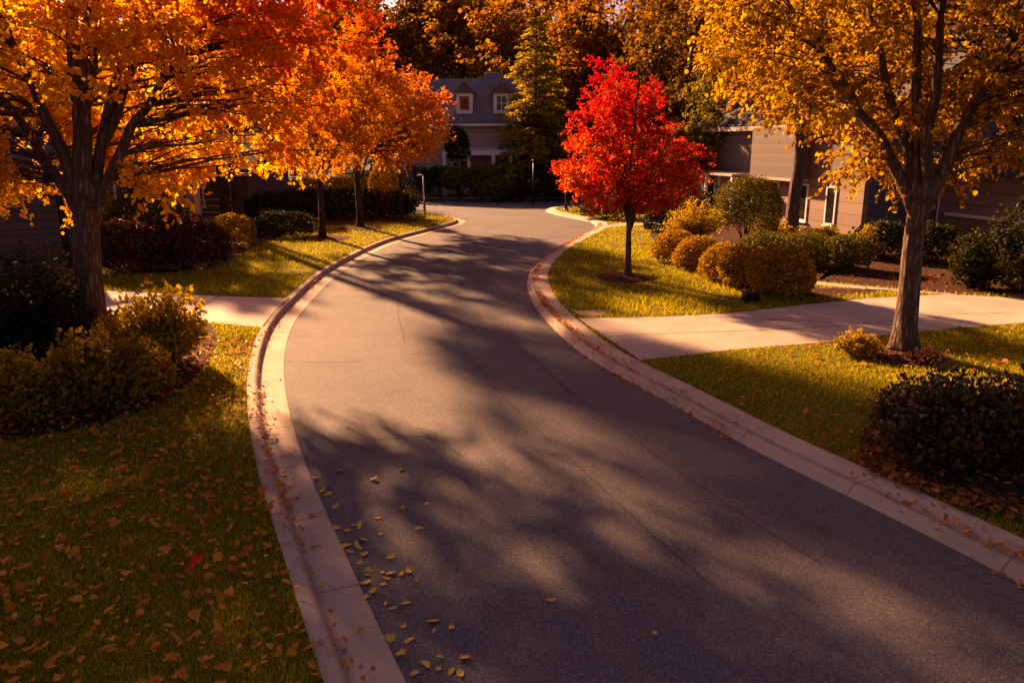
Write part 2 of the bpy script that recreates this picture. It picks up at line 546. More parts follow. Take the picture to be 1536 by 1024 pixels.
def tube(pts, rad, sides=8, wobble=None):
    P = np.asarray(pts, float)
    n = len(P)
    T = np.gradient(P, axis=0)
    T /= np.linalg.norm(T, axis=1)[:, None] + 1e-9
    ref = np.array([1.0, 0.1, 0.0]) if abs(T[:, 2]).mean() > 0.5 else np.array([0, 0.1, 1.0])
    A = np.cross(T, ref)
    A /= np.linalg.norm(A, axis=1)[:, None] + 1e-9
    B = np.cross(T, A)
    ang = np.linspace(0, 2 * PI, sides, endpoint=False)
    R = np.asarray(rad, float)[:, None] * np.ones((n, sides))
    if wobble is not None:
        R = R * wobble(P, ang)
    V = P[:, None, :] + R[:, :, None] * (np.cos(ang)[None, :, None] * A[:, None, :] + np.sin(ang)[None, :, None] * B[:, None, :])
    i = np.arange(n - 1)[:, None] * sides
    j = np.arange(sides)[None, :]
    F = np.stack([i + j, i + (j + 1) % sides, i + sides + (j + 1) % sides, i + sides + j], -1).reshape(-1, 4)
    return V.reshape(-1, 3), F


class Acc:
    """numpy accumulator of quads"""

    def __init__(s):
        s.V, s.F, s.n = [], [], 0

    def add(s, V, F):
        s.V.append(V)
        s.F.append(F + s.n)
        s.n += len(V)

    def mesh(s, name, smooth=False):
        me = fast_mesh(name, np.concatenate(s.V), np.concatenate(s.F))
        if smooth:
            me.polygons.foreach_set('use_smooth', np.ones(len(me.polygons), bool))
        return me


def unit(a):
    return a / (np.linalg.norm(a, axis=-1, keepdims=True) + 1e-9)


def bez(a, b, c, n):
    t = np.linspace(0, 1, n)[:, None]
    return (1 - t) ** 2 * a + 2 * t * (1 - t) * b + t * t * c


def wavefield(seed, k=6):
    r = np.random.default_rng(seed)
    D = unit(r.normal(size=(k, 3))) * r.uniform(0.6, 1.8, (k, 1))
    ph = r.uniform(0, 6.28, k)
    return lambda P, sc=1.0: np.sin((P * sc) @ D.T + ph).sum(-1) / math.sqrt(k)


def leaves_geom(r, P, T, N, size, kind='leaf', w0=0.36, w1=0.5):
    """leaf blades at P with tip direction T and normal N"""
    T = unit(T)
    B = unit(np.cross(N, T))
    N = np.cross(T, B)
    n = len(P)
    L = size[:, None]
    Wd = L * r.uniform(w0, w1, (n, 1))
    if kind == 'quad':
        k = 0.42
        V = np.stack([P, P + T * L * k + B * Wd, P + T * L, P + T * L * k - B * Wd], 1)
        F = np.arange(4 * n).reshape(n, 4)
        return V.reshape(-1, 3), F
    fold = r.uniform(0.05, 0.45, (n, 1)) * Wd
    curl = r.uniform(-0.05, 0.22, (n, 1)) * L
    V = np.stack([P,
                  P + T * L * 0.28 + B * Wd * 0.95 + N * fold,
                  P + T * L * 0.70 + B * Wd * 0.72 + N * (fold * 0.7 - curl * 0.4),
                  P + T * L - N * curl,
                  P + T * L * 0.70 - B * Wd * 0.72 + N * (fold * 0.7 - curl * 0.4),
                  P + T * L * 0.28 - B * Wd * 0.95 + N * fold], 1)
    b = np.arange(n)[:, None] * 6
    F = np.concatenate([b + np.array([[0, 1, 2, 3]]), b + np.array([[0, 3, 4, 5]])], 0)
    return V.reshape(-1, 3), F


# ------------------------------------------------------------------ plants


def make_tree(name, label, base, seed, prof, trunk_r, fork_h, n_limbs, clumps, per, leaf, mat, bark, group=None, kind='leaf', lean=(0, 0),
              squash=(1, 1), clump_r=0.42, flat=0.5, gap=-0.7, shell=0.55, droop=0.5, category='tree', sides=18, twigs=True, limb_r=0.5, off=(0, 0), limb_ang=None, clear=None, wobble=0.13, lead=(0, 0)):
    """prof: [(z, radius)] outline of the crown"""
    r = np.random.default_rng(seed)
    root = thing(name, label, category, tuple(base), 0, group)
    z0, z1 = prof[0][0], prof[-1][0]
    pz, pr = np.array([p[0] for p in prof]), np.array([p[1] for p in prof])
    wf = wavefield(seed + 7)
    # trunk
    acc = Acc()
    n = 16
    n = 22
    zz = -0.06 + (fork_h + 0.06) * np.linspace(0, 1, n) ** 1.9
    tx = lean[0] * (zz / fork_h) ** 1.3 + 0.05 * np.sin(zz * 1.3 + seed) * min(1, trunk_r * 3)
    ty = lean[1] * (zz / fork_h) ** 1.3 + 0.05 * np.cos(zz * 1.1 + seed * 2) * min(1, trunk_r * 3)
    TP = np.stack([tx, ty, zz], 1)
    rad = trunk_r * (1 - 0.22 * zz / fork_h) * (1 + 0.62 * np.exp(-np.clip(zz, 0, None) / (1.1 * trunk_r + 0.04)))

    def wob(P, ang):
        a = ang[None, :]
        z = P[:, 2:3]
        return 1 + 0.05 * np.sin(3 * a + seed + z * 0.9) + 0.035 * np.sin(5 * a + z * 2.1 + seed) + 0.07 * np.exp(-np.clip(z, 0, None) / 0.3) * np.sin(5 * a + seed * 1.7)
    acc.add(*tube(TP, rad, sides, wob))
    top = TP[-1]
    tr = rad[-1]
    # leader and limbs
    spine = [top]
    nodes, nrad = [], []
    zt = z1 - 0.12 * (z1 - z0)
    for k in range(n_limbs + 1):
        if k == n_limbs:
            tgt = np.array([lean[0] * 1.2 + off[0] * 0.6 + lead[0], lean[1] * 1.2 + off[1] * 0.6 + lead[1], zt])
            rr = tr * (0.97 if lead == (0, 0) else 0.78)
            start = top - np.array([0, 0, 0.02])
        else:
            a = (limb_ang[k] if limb_ang else 2 * PI * (k + r.uniform(-0.25, 0.25)) / n_limbs + seed)
            fz = r.uniform(0.45, 0.92)
            z = z0 + (z1 - z0) * fz
            R = np.interp(z, pz, pr) * r.uniform(0.65, 0.85)
            tgt = np.array([math.cos(a) * R * squash[0] + off[0], math.sin(a) * R * squash[1] + off[1], z])
            rr = tr * limb_r * r.uniform(0.8, 1.1)
            start = TP[-3] + (top - TP[-3]) * r.uniform(-0.3, 0.8)
        mid = start + (tgt - start) * np.array([0.4, 0.4, 0.62]) + r.normal(size=3) * 0.12
        C = bez(start, mid, tgt, 12)
        C[1:-1] += r.normal(size=(10, 3)) * 0.04
        rd = rr * (1 - np.linspace(0, 1, 12) ** 0.8 * 0.88)
        acc.add(*tube(C, rd, max(6, sides // 2)))
        nodes.append(C[2:])
        nrad.append(rd[2:])
    ND = np.concatenate(nodes)
    NR = np.concatenate(nrad)
    # clump centres
    cen = []
    while len(cen) < clumps:
        z = r.uniform(z0, z1)
        R = np.interp(z, pz, pr)
        if r.uniform() > (R / pr.max()) ** 1.4 + 0.05:
            continue
        a = r.uniform(0, 2 * PI)
        q = r.uniform() ** shell
        p = np.array([math.cos(a) * R * q * squash[0] + off[0], math.sin(a) * R * q * squash[1] + off[1], z])
        p[:2] *= 1 + wobble * wf(p[None], 1.1)[0]
        p[2] += 0.14 * wf(p[None] + 9, 0.9)[0]
        if clear and abs(p[0] * clear[4] - p[1] * clear[3]) < clear[0] and p[0] * clear[3] + p[1] * clear[4] < clear[1] and p[2] < clear[2]:
            continue
        if wf(p[None] + 31, 1.25)[0] < gap:
            continue
        cen.append(p)
    cen = np.array(cen)
    # twigs to clumps
    if twigs:
        for c in cen:
            d = np.linalg.norm(ND - c, axis=1) + np.clip(ND[:, 2] - c[2] + 0.3, 0, None) * 1.5
            i = int(np.argmin(d))
            s = ND[i]
            m_ = (s + c) / 2 + np.array([0, 0, 0.12 * np.linalg.norm(c - s)]) + r.normal(size=3) * 0.06
            C = bez(s, m_, c + (c - s) * 0.15, 6)
            C[1:-1] += r.normal(size=(4, 3)) * 0.05 * min(1.0, np.linalg.norm(c - s))
            rr = min(NR[i] * 0.5, 0.007 + 0.007 * np.linalg.norm(c - s))
            acc.add(*tube(C, np.linspace(rr, 0.004, 6), 4))
    # leaves sit along short sprays that leave the end of each twig
    K = 7
    out = cen - np.array([off[0], off[1], (z0 + z1) / 2 * 0.9])
    out[:, 2] *= 0.35
    out = unit(out)
    si = np.repeat(np.arange(clumps), K)
    SD = unit(out[si] * 0.75 + r.normal(size=(clumps * K, 3)) * np.array([0.8, 0.8, 0.8 * flat]))
    SL = clump_r * 1.9 * r.uniform(0.45, 1.15, clumps * K) * r.uniform(0.75, 1.25, clumps)[si]
    SS = cen[si] + r.normal(size=(clumps * K, 3)) * clump_r * 0.22

    def spray(i, t):
        return SS[i] + SD[i] * (SL[i] * t)[:, None] - np.array([0, 0, 1]) * (droop * 0.45 * SL[i] * t * t)[:, None]
    if twigs and kind == 'leaf':
        tt = np.array([0, 0.5, 0.95])
        tp = np.stack([spray(np.arange(clumps * K), np.full(clumps * K, q)) for q in tt], 1)
        w0 = 0.006 * (leaf / 0.1)
        tri = np.array([[1, 0, 0], [-0.5, 0.87, 0], [-0.5, -0.87, 0.4]])
        VV = tp[:, :, None, :] + tri[None, None] * (w0 * np.array([1, 0.7, 0.35]))[None, :, None, None]
        b_ = (np.arange(clumps * K) * 9)[:, None, None]
        i_ = np.array([[j * 3 + q, j * 3 + (q + 1) % 3, (j + 1) * 3 + (q + 1) % 3, (j + 1) * 3 + q] for j in range(2) for q in range(3)])[None]
        acc.add(VV.reshape(-1, 3), (b_ + i_).reshape(-1, 4))
    link('trunk', acc.mesh('trunk', True), bark, root)
    nl = clumps * per
    li = r.integers(0, clumps * K, nl)
    P = spray(li, r.uniform(0.08, 1.05, nl) ** 0.8) + r.normal(size=(nl, 3)) * leaf * 0.42
    T = SD[li] * 0.6 + r.normal(size=(nl, 3)) * 0.55 + np.array([0, 0, -droop])
    Nn = np.array([0, 0, 0.8]) + r.normal(size=(nl, 3)) * 0.7 + out[si[li]] * 0.25
    size = leaf * r.uniform(0.55, 1.35, nl)
    V, F = leaves_geom(r, P, T, Nn, size, kind)
    link('crown', fast_mesh('crown', V, F), mat, root)
    return root


def make_conifer(name, label, base, seed, height, rad, mat, bark, group=None):
    r = np.random.default_rng(seed)
    root = thing(name, label, 'tree', tuple(base), 0, group)
    acc = Acc()
    zz = np.linspace(-0.05, height * 0.97, 14)
    acc.add(*tube(np.stack([0 * zz, 0 * zz, zz], 1), 0.22 * (1 - zz / height) + 0.02, 10))
    Ps, Ts, Ns, S = [], [], [], []
    z = 0.9
    while z < height * 0.97:
        f = 1 - z / height
        for k in range(int(5 + 7 * f)):
            a = r.uniform(0, 2 * PI)
            L = rad * (f ** 0.8) * r.uniform(0.7, 1.15) + 0.15
            d = np.array([math.cos(a), math.sin(a), 0])
            s = np.array([0, 0, z + r.uniform(-0.2, 0.2)])
            C = bez(s, s + d * L * 0.55 + np.array([0, 0, 0.12 * L]), s + d * L + np.array([0, 0, -0.12 * L + 0.15 * (1 - f) * L]), 8)
            acc.add(*tube(C, np.linspace(0.02 + 0.02 * f, 0.005, 8), 4))
            m = int(26 * L + 14)
            t = r.uniform(0.12, 1.05, m)
            P = np.stack([np.interp(t, np.linspace(0, 1, 8), C[:, i]) for i in range(3)], 1)
            side = np.cross(d, [0, 0, 1])
            w_ = (1.1 - 0.75 * t) * 0.32 * L * r.normal(size=m) * 0.6
            P = P + side * w_[:, None] + np.array([0, 0, -0.10]) * np.abs(w_)[:, None] + r.normal(size=(m, 3)) * 0.05
            Ps.append(P)
            Ts.append(d * 0.8 + side * np.sign(w_)[:, None] * 0.6 + r.normal(size=(m, 3)) * 0.25 + np.array([0, 0, -0.12]))
            Ns.append(np.array([0, 0, 1.0]) + r.normal(size=(m, 3)) * 0.45)
            S.append(r.uniform(0.16, 0.34, m))
        z += r.uniform(0.26, 0.40)
    link('trunk', acc.mesh('trunk', True), bark, root)
    P, T, N_, S = map(np.concatenate, (Ps, Ts, Ns, S))
    V, F = leaves_geom(r, P, T, N_, S, 'quad')
    link('crown', fast_mesh('crown', V, F), mat, root)
    return root


def shrub_meshes(seed, rx, ry, h, n, leaf, style='loose', kind='leaf', lift=0.0):
    """foliage and stem meshes of a shrub around the origin"""
    r = np.random.default_rng(seed)
    wf = wavefield(seed)
    if style == 'loose':
        ns = max(12, n // 48)
        a = r.uniform(0, 2 * PI, ns)
        q = np.sqrt(r.uniform(0, 1, ns))
        tip = np.stack([np.cos(a) * q * rx * 0.9, np.sin(a) * q * ry * 0.9, h * (1 - 0.4 * q ** 2) * r.uniform(0.5, 1.28, ns)], 1)
        foot = tip * np.array([0.25, 0.25, 0])
        acc = Acc()
        Ps, Os = [], []
        per = n // ns
        for i in range(ns):
            mid = foot[i] * 0.5 + tip[i] * np.array([0.5, 0.5, 0.62])
            C = bez(foot[i], mid, tip[i], 7)
            acc.add(*tube(C, np.linspace(0.012, 0.003, 7), 4))
            t = r.uniform(0.12, 1.03, per) ** 0.75
            P = np.stack([np.interp(t, np.linspace(0, 1, 7), C[:, k]) for k in range(3)], 1)
            P += r.normal(size=(per, 3)) * (0.055 + 0.14 * (1 - t))[:, None] * np.array([1, 1, 0.7]) * min(1.0, max(rx, h))
            Ps.append(P)
            Os.append(np.tile(unit(tip[i] - foot[i] * 0.4), (per, 1)))
        P, O = np.concatenate(Ps), np.concatenate(Os)
        P[:, 2] = np.abs(P[:, 2]) + 0.02
        T = O * 0.8 + r.normal(size=P.shape) * 0.6
        N_ = r.normal(size=P.shape) * 0.8 + np.array([0, 0, 0.7])
    else:
        d = unit(r.normal(size=(n * 2, 3)))
        d = d[d[:, 2] > -0.55][:n]
        rad = 1.03 - np.abs(r.normal(size=len(d))) * (0.10 if style == 'clipped' else 0.13)
        inner = r.uniform(size=len(d)) < 0.25
        rad[inner] *= r.uniform(0.6, 1, inner.sum())
        ns = 26 if style == 'clipped' else 46
        sh = d[r.integers(0, len(d), ns)]
        m_ = int(len(d) * (0.12 if style == 'round' else 0.035))
        d[:m_] = unit(sh[r.integers(0, ns, m_)] + r.normal(size=(m_, 3)) * 0.05)
        rad[:m_] = r.uniform(0.9, 1.22 if style == 'round' else 1.12, m_)
        e = 2.4 if style == 'clipped' else 2.0
        q = 1 / (np.abs(d) ** e).sum(1) ** (1 / e)
        S_ = d * q[:, None] * rad[:, None] * (1 + (0.05 if style == 'clipped' else 0.10) * wf(d, 3.0))[:, None]
        hz = h - lift
        P = S_ * np.array([rx, ry, hz * 0.58]) + np.array([0, 0, lift + hz * 0.45])
        P[:, 2] = np.maximum(P[:, 2], lift * 0.9 + 0.02 + r.uniform(0, 0.08, len(P)))
        T = d * 0.5 + r.normal(size=P.shape) * 0.7
        N_ = d + r.normal(size=P.shape) * 0.6
        acc = Acc()
        for i in range(9):
            t_ = P[r.integers(len(P))] * np.array([0.6, 0.6, 0.85])
            f_ = np.array([t_[0] * 0.2, t_[1] * 0.2, 0])
            acc.add(*tube(bez(f_, (f_ + t_) / 2 * np.array([0.5, 0.5, 1]), t_, 5), np.linspace(0.03 if lift else 0.015, 0.005, 5), 5))
        if lift:
            acc.add(*tube(np.array([[0, 0, -0.03], [0.02, 0, lift * 0.5], [0, 0, lift + 0.2]]), [0.07, 0.05, 0.05], 8))
    size = leaf * r.uniform(0.6, 1.3, len(P))
    V, F = leaves_geom(r, P, T, N_, size, kind)
    return fast_mesh('foliage', V, F), acc.mesh('stem', True)


def shrub(name, label, base, seed, rx, ry, h, n, leaf, mat, style='loose', group=None, rotz=0.0, kind='leaf', lift=0.0, category='shrub'):
    root = thing(name, label, category, tuple(base), rotz, group)
    f, s = shrub_meshes(seed, rx, ry, h, n, leaf, style, kind, lift)
    link('foliage', f, mat, root)
    link('stem', s, M['barkd'], root)
    return root


def dup(root, loc, rotz, scale, label):
    c = root.copy()
    COL.objects.link(c)
    c.location, c.rotation_euler, c.scale = loc, (0, 0, rotz), scale
    c['label'] = label
    for ch in list(root.children):
        k = ch.copy()
        COL.objects.link(k)
        k.parent = c
    return c


# ------------------------------------------------------------------ curves on the ground
KH = 0.125   # lawn level above the asphalt


def smooth_curve(P, step=0.25, it=12):
    P = np.asarray(P, float)
    Q = np.vstack([2 * P[0] - P[1], P, 2 * P[-1] - P[-2]])
    out = []
    for i in range(1, len(Q) - 2):
        t = np.linspace(0, 1, 24, endpoint=False)[:, None]
        a, b, c, d = Q[i - 1], Q[i], Q[i + 1], Q[i + 2]
        out.append(0.5 * (2 * b + (c - a) * t + (2 * a - 5 * b + 4 * c - d) * t ** 2 + (3 * b - a - 3 * c + d) * t ** 3))
    C = np.vstack(out + [P[-1:]])
    for _ in range(2):
        s = np.r_[0, np.cumsum(np.linalg.norm(np.diff(C, axis=0), axis=1))]
        t = np.arange(0, s[-1], step)
        C = np.stack([np.interp(t, s, C[:, k]) for k in range(C.shape[1])], 1)
        for _ in range(it):
            C[1:-1] = 0.25 * C[:-2] + 0.5 * C[1:-1] + 0.25 * C[2:]
    return C


def offset_right(C, d):
    T = unit(np.gradient(C[:, :2], axis=0))
    o = C.copy()
    o[:, 0] += T[:, 1] * d
    o[:, 1] -= T[:, 0] * d
    return o


def drop_loops(C, step):
    keep = [C[0]]
    for p in C[1:]:
        if np.linalg.norm(p - keep[-1]) > step * 0.4:
            keep.append(p)
    return np.array(keep)


L_OUT = [(485, 1024), (462, 950), (440, 885), (415, 800), (395, 740), (380, 680), (371, 620), (370, 570), (376, 530), (390, 492), (408, 467), (432, 445),
         (457, 422), (486, 401), (516, 385), (547, 370), (584, 356), (640, 342), (668, 335), (683, 330.5), (680, 326.5), (659, 322.5), (637, 320), (615, 318)]
lp = [gp(u, v, KH)[:2] for u, v in L_OUT]
t0 = unit(lp[0] - lp[1])
lp = [lp[0] + t0 * 14 + np.array([2.0, 0]), lp[0] + t0 * 5 + np.array([0.3, 0])] + lp + [np.array([-12.0, 49.3]), np.array([-30.0, 50.0]), np.array([-70.0, 50.0])]
LEFT = smooth_curve(lp)                       # edge of the left lawn
LEFT_IN = offset_right(LEFT, 0.60)

R_IN = [(1536, 878), (1480, 848), (1420, 820), (1380, 799), (1311, 761), (1240, 729), (1180, 702), (1100, 660), (1040, 625), (995, 599), (965, 584), (931, 567), (895, 547),
        (865, 526), (836, 500), (809, 471), (795, 448), (790, 427), (793, 411), (807, 394), (834, 374), (866, 357), (889, 346), (894, 340), (886, 334), (858, 328), (834, 323),
        (819, 318.5), (817, 315), (828, 312.5), (850, 311.5), (900, 311.5)]
rp = [gp(u, v)[:2] for u, v in R_IN]
t0 = unit(rp[0] - rp[1])
rp = [rp[0] + t0 * 14, rp[0] + t0 * 5] + rp + [np.array([25.0, 51.5]), np.array([70.0, 51.5])]
RIGHT = smooth_curve(rp)                      # edge of the asphalt on the right
RIGHT_OUT = offset_right(RIGHT, 0.62)
FARY = 59.5                                   # far side of the cross street


def loft(name, A, B, prof, mat, label=None):
    """sheet swept between curve A (asphalt side) and B: prof = [(metres from A, z)]"""
    wdt = prof[-1][0]
    s = np.r_[0, np.cumsum(np.linalg.norm(np.diff(A, axis=0), axis=1))]
    k = len(prof)
    V = np.zeros((len(A), k, 3))
    for j, (d, z) in enumerate(prof):
        V[:, j, :2] = A + (B - A) * (d / wdt)
        V[:, j, 2] = z
    i = np.arange(len(A) - 1)[:, None] * k
    j = np.arange(k - 1)[None]
    F = np.stack([i + j, i + j + 1, i + k + j + 1, i + k + j], -1).reshape(-1, 4)
    me = fast_mesh(name, V.reshape(-1, 3), F)
    uv = me.uv_layers.new(name='UVMap')
    vi = np.zeros(len(me.loops), np.int32)
    me.loops.foreach_get('vertex_index', vi)
    U = np.stack([np.repeat(s, k), np.tile([p[0] for p in prof], len(A))], 1)
    uv.data.foreach_set('uv', U[vi].astype(np.float32).ravel())
    if me.polygons[len(me.polygons) // 2].normal.z < 0:
        me.flip_normals()
    return structure(link(name, me, mat))


def sheet(name, poly, z, mat, thick=0.0):
    poly = [tuple(p[:2]) for p in poly]
    v3 = [Vector((x, y, 0)) for x, y in poly]
    tris = tessellate_polygon([v3])
    n = len(poly)
    V = [(x, y, z) for x, y in poly]
    F = [tuple(t) for t in tris]
    if thick:
        V += [(x, y, z - thick) for x, y in poly]
        F += [(i, (i + 1) % n, n + (i + 1) % n, n + i) for i in range(n)]
    mb = MB()
    mb.add(V, F)
    o = mb.build(name, mat)
    if not thick and len(o.data.polygons) and o.data.polygons[0].normal.z < 0:
        o.data.flip_normals()
    return o


def inside(poly, P):
    poly = np.asarray([p[:2] for p in poly])
    x, y = P[:, 0], P[:, 1]
    c = np.zeros(len(P), bool)
    j = len(poly) - 1
    for i in range(len(poly)):
        xi, yi = poly[i]
        xj, yj = poly[j]
        with np.errstate(divide='ignore', invalid='ignore'):
            hit = ((yi > y) != (yj > y)) & (x < (xj - xi) * (y - yi) / (yj - yi + 1e-12) + xi)
        c ^= hit
        j = i
    return c


# ------------------------------------------------------------------ setting: ground, road, kerbs, lawns
structure(sheet('ground', [(-600, -200), (600, -200), (600, 1200), (-600, 1200)], -0.06, M['soil']))
structure(sheet('road', [(-70, -14), (70, -14), (70, FARY), (-70, FARY)], 0.0, M['asphalt']))
loft('kerb', LEFT_IN, LEFT, [(0, 0.008), (0.04, 0.010), (0.36, 0.006), (0.372, 0.007), (0.395, 0.02), (0.42, 0.06), (0.445, 0.10), (0.475, 0.120), (0.50, 0.125), (0.60, 0.130)], M['kerbl'])
loft('kerb', RIGHT, RIGHT_OUT, [(0, 0.006), (0.035, 0.010), (0.075, 0.055), (0.115, 0.100), (0.155, 0.118), (0.178, 0.121), (0.188, 0.108), (0.198, 0.122), (0.62, 0.131)], M['kerbr'])
LLAWN = [tuple(p) for p in LEFT] + [(-70, -14)]
RLAWN = [tuple(p) for p in RIGHT_OUT] + [(70, -14)]
structure(sheet('lawn', LLAWN, KH, M['lawn']))
structure(sheet('lawn', RLAWN, KH, M['lawn']))
fk = np.stack([np.linspace(70, -70, 281), np.full(281, FARY)], 1)
fk2 = fk + np.array([0, 0.5])
loft('kerb', fk, fk2, [(0, 0.006), (0.1, 0.01), (0.16, 0.11), (0.22, 0.122), (0.5, 0.130)], M['kerbr'])
structure(sheet('lawn', [(-70, FARY + 0.5), (70, FARY + 0.5), (70, 64), (-70, 64)], KH, M['lawn']))


def on(pts, z):
    return [gp(u, v, z)[:2] for u, v in pts]


# driveways and paths
DZ = KH + 0.008
DR_R = on([(866, 477), (960, 540), (1100, 524), (1250, 512), (1350, 500), (1480, 488), (1560, 482), (1800, 470), (1800, 450), (1536, 447), (1420, 441), (1300, 447), (1180, 460), (1090, 470), (1000, 474.5), (930, 476.5)], DZ)
structure(sheet('driveway', DR_R, DZ, M['drive'], 0.05))
DR_L = on([(433, 447), (393, 491), (330, 485), (240, 478), (120, 470), (0, 462), (-60, 452), (20, 428), (130, 433), (165, 436), (300, 443)], DZ)
structure(sheet('driveway', DR_L, DZ, M['drive'], 0.05))
WALK = on([(1215, 421), (1260, 426), (1340, 433), (1425, 440), (1440, 443), (1420, 441), (1335, 437), (1255, 430), (1205, 425)], DZ)
PATH_R = on([(906, 338.5), (930, 334.5), (1005, 333.5), (1060, 333), (1060, 336), (1005, 336.5), (935, 338.5), (911, 342)], DZ)
structure(sheet('path', WALK, DZ + 0.004, M['drive'], 0.03))
structure(sheet('path', PATH_R, DZ, M['drive'], 0.05))


def ribbon(acc, pts, wd, z, jit=0.0, seed=0):
    C = smooth_curve(pts, 0.12, 1)
    r = np.random.default_rng(seed)
    if jit:
        C = C + np.cumsum(r.normal(size=C.shape) * jit, axis=0) * 0.4
    T = unit(np.gradient(C, axis=0))
    Nn = np.stack([T[:, 1], -T[:, 0]], 1)
    h = wd / 2 * r.uniform(0.5, 1.3, len(C))[:, None]
    V = np.stack([np.c_[C + Nn * h, np.full(len(C), z)], np.c_[C - Nn * h, np.full(len(C), z)]], 1).reshape(-1, 3)
    i = np.arange(len(C) - 1)[:, None] * 2
    acc.add(V, i + np.array([[0, 1, 3, 2]]))


a = Acc()
for k, (pts, wd) in enumerate([
        ([(866, 477), (905, 504), (960, 540)], 0.025), ([(905, 505), (1000, 500), (1200, 492), (1420, 474)], 0.02),
        ([(1040, 474), (1180, 480), (1380, 489)], 0.02), ([(1230, 455), (1400, 470), (1536, 468)], 0.02)]):
    ribbon(a, on(pts, DZ), wd, DZ + 0.004, 0, k)
for k, (pts, wd) in enumerate([([(433, 447), (412, 467), (393, 491)], 0.03), ([(330, 444), (300, 462), (270, 481)], 0.025)]):
    ribbon(a, on(pts, DZ), wd, DZ + 0.004, 0, k)
structure(link('driveway_joints', a.mesh('driveway_joints'), M['joint']))
a = Acc()
for k, pts in enumerate([
        [(640, 440), (655, 470), (690, 520), (770, 610), (870, 700), (1010, 825), (1100, 900)],
        [(760, 500), (860, 590), (960, 665), (1100, 760), (1260, 860)],
        [(712, 440), (745, 490), (820, 560), (880, 610)],
        [(422, 541), (480, 543), (560, 541)], [(600, 440), (598, 470), (612, 520)],
                [(700, 380), (720, 420), (712, 440)], [(520, 640), (560, 660), (640, 655), (700, 690)]]):
    ribbon(a, on(pts, 0), 0.013, 0.004, 0.009, k)
structure(link('road_cracks', a.mesh('road_cracks'), M['crack']))

# mulch beds (a thin mound over the lawn)
BED_L = on([(-120, 690), (0, 662), (80, 652), (150, 636), (205, 618), (250, 600), (290, 570), (315, 540), (326, 505), (318, 487), (240, 480), (120, 472), (0, 465), (-200, 500)], KH)
BED_LB = on([(165, 412), (260, 410), (330, 398), (380, 372), (430, 352), (480, 340), (600, 331), (620, 326), (600, 316), (430, 312), (300, 318), (100, 350)], KH)
BED_R = on([(1205, 432), (1300, 434), (1345, 436), (1290, 442), (1225, 446), (1160, 443), (1095, 430), (1040, 410), (990, 385), (975, 350), (1040, 335), (1200, 335), (1290, 352), (1280, 400)], KH)
BED_RH = on([(1225, 421), (1300, 428), (1430, 440), (1560, 446), (1640, 420), (1600, 380), (1400, 365), (1300, 360)], KH)
BED_RN = on([(1290, 690), (1350, 720), (1440, 752), (1536, 775), (1700, 790), (1750, 650), (1500, 590), (1340, 610), (1290, 650)], KH)
for pl in (BED_L, BED_LB, BED_R, BED_RH, BED_RN):
    structure(sheet('mulch_bed', pl, KH + 0.012, M['mulch'], 0.02))


def ring_bed(u, v, rx, ry, seed):
    r = np.random.default_rng(seed)
    c = gp(u, v, KH)
    an = np.linspace(0, 2 * PI, 40, endpoint=False)
    q = 1 + 0.07 * np.sin(3 * an + seed) + 0.05 * np.sin(7 * an) + r.normal(size=40) * 0.02
    out = [(c[0] + math.cos(t) * rx * k, c[1] + math.sin(t) * ry * k) for t, k in zip(an, q)]
    mb = MB()
    mb.add([(x, y, KH - 0.01) for x, y in out] + [(c[0] + (x - c[0]) * 0.75, c[1] + (y - c[1]) * 0.75, KH + 0.06) for x, y in out] + [(c[0], c[1], KH + 0.08)],
           [(i, (i + 1) % 40, 40 + (i + 1) % 40, 40 + i) for i in range(40)] + [(40 + i, 40 + (i + 1) % 40, 80) for i in range(40)])
    structure(mb.build('mulch_ring', M['mulch'], None, True))
    return out


RINGS = [ring_bed(941, 417, 0.95, 0.9, 1), ring_bed(1356, 534, 0.75, 0.75, 2), ring_bed(485, 358, 1.2, 1.1, 3), ring_bed(541, 343, 1.1, 1.1, 4), ring_bed(603, 332, 1.1, 1.1, 5)]
patch = []
for an in np.linspace(0, 2 * PI, 30, endpoint=False):
    patch.append((882 + 24 * math.cos(an) + 10 * math.cos(2 * an + 1), 469 + 5 * math.sin(an) + 1.5 * math.sin(3 * an)))
PATCH = on(patch, KH)
structure(sheet('bare_soil', PATCH, KH + 0.006, plain('bare_soil', (0.33, 0.22, 0.15), 0.95, 0, 0.3, 4, 0.6)))

NOGRASS = [DR_R, DR_L, WALK, PATH_R, BED_L, BED_LB, BED_R, BED_RH, BED_RN, PATCH] + RINGS


def not_in(P, polys):
    k = np.ones(len(P), bool)
    for p in polys:
        k &= ~inside(p, P)
    return k


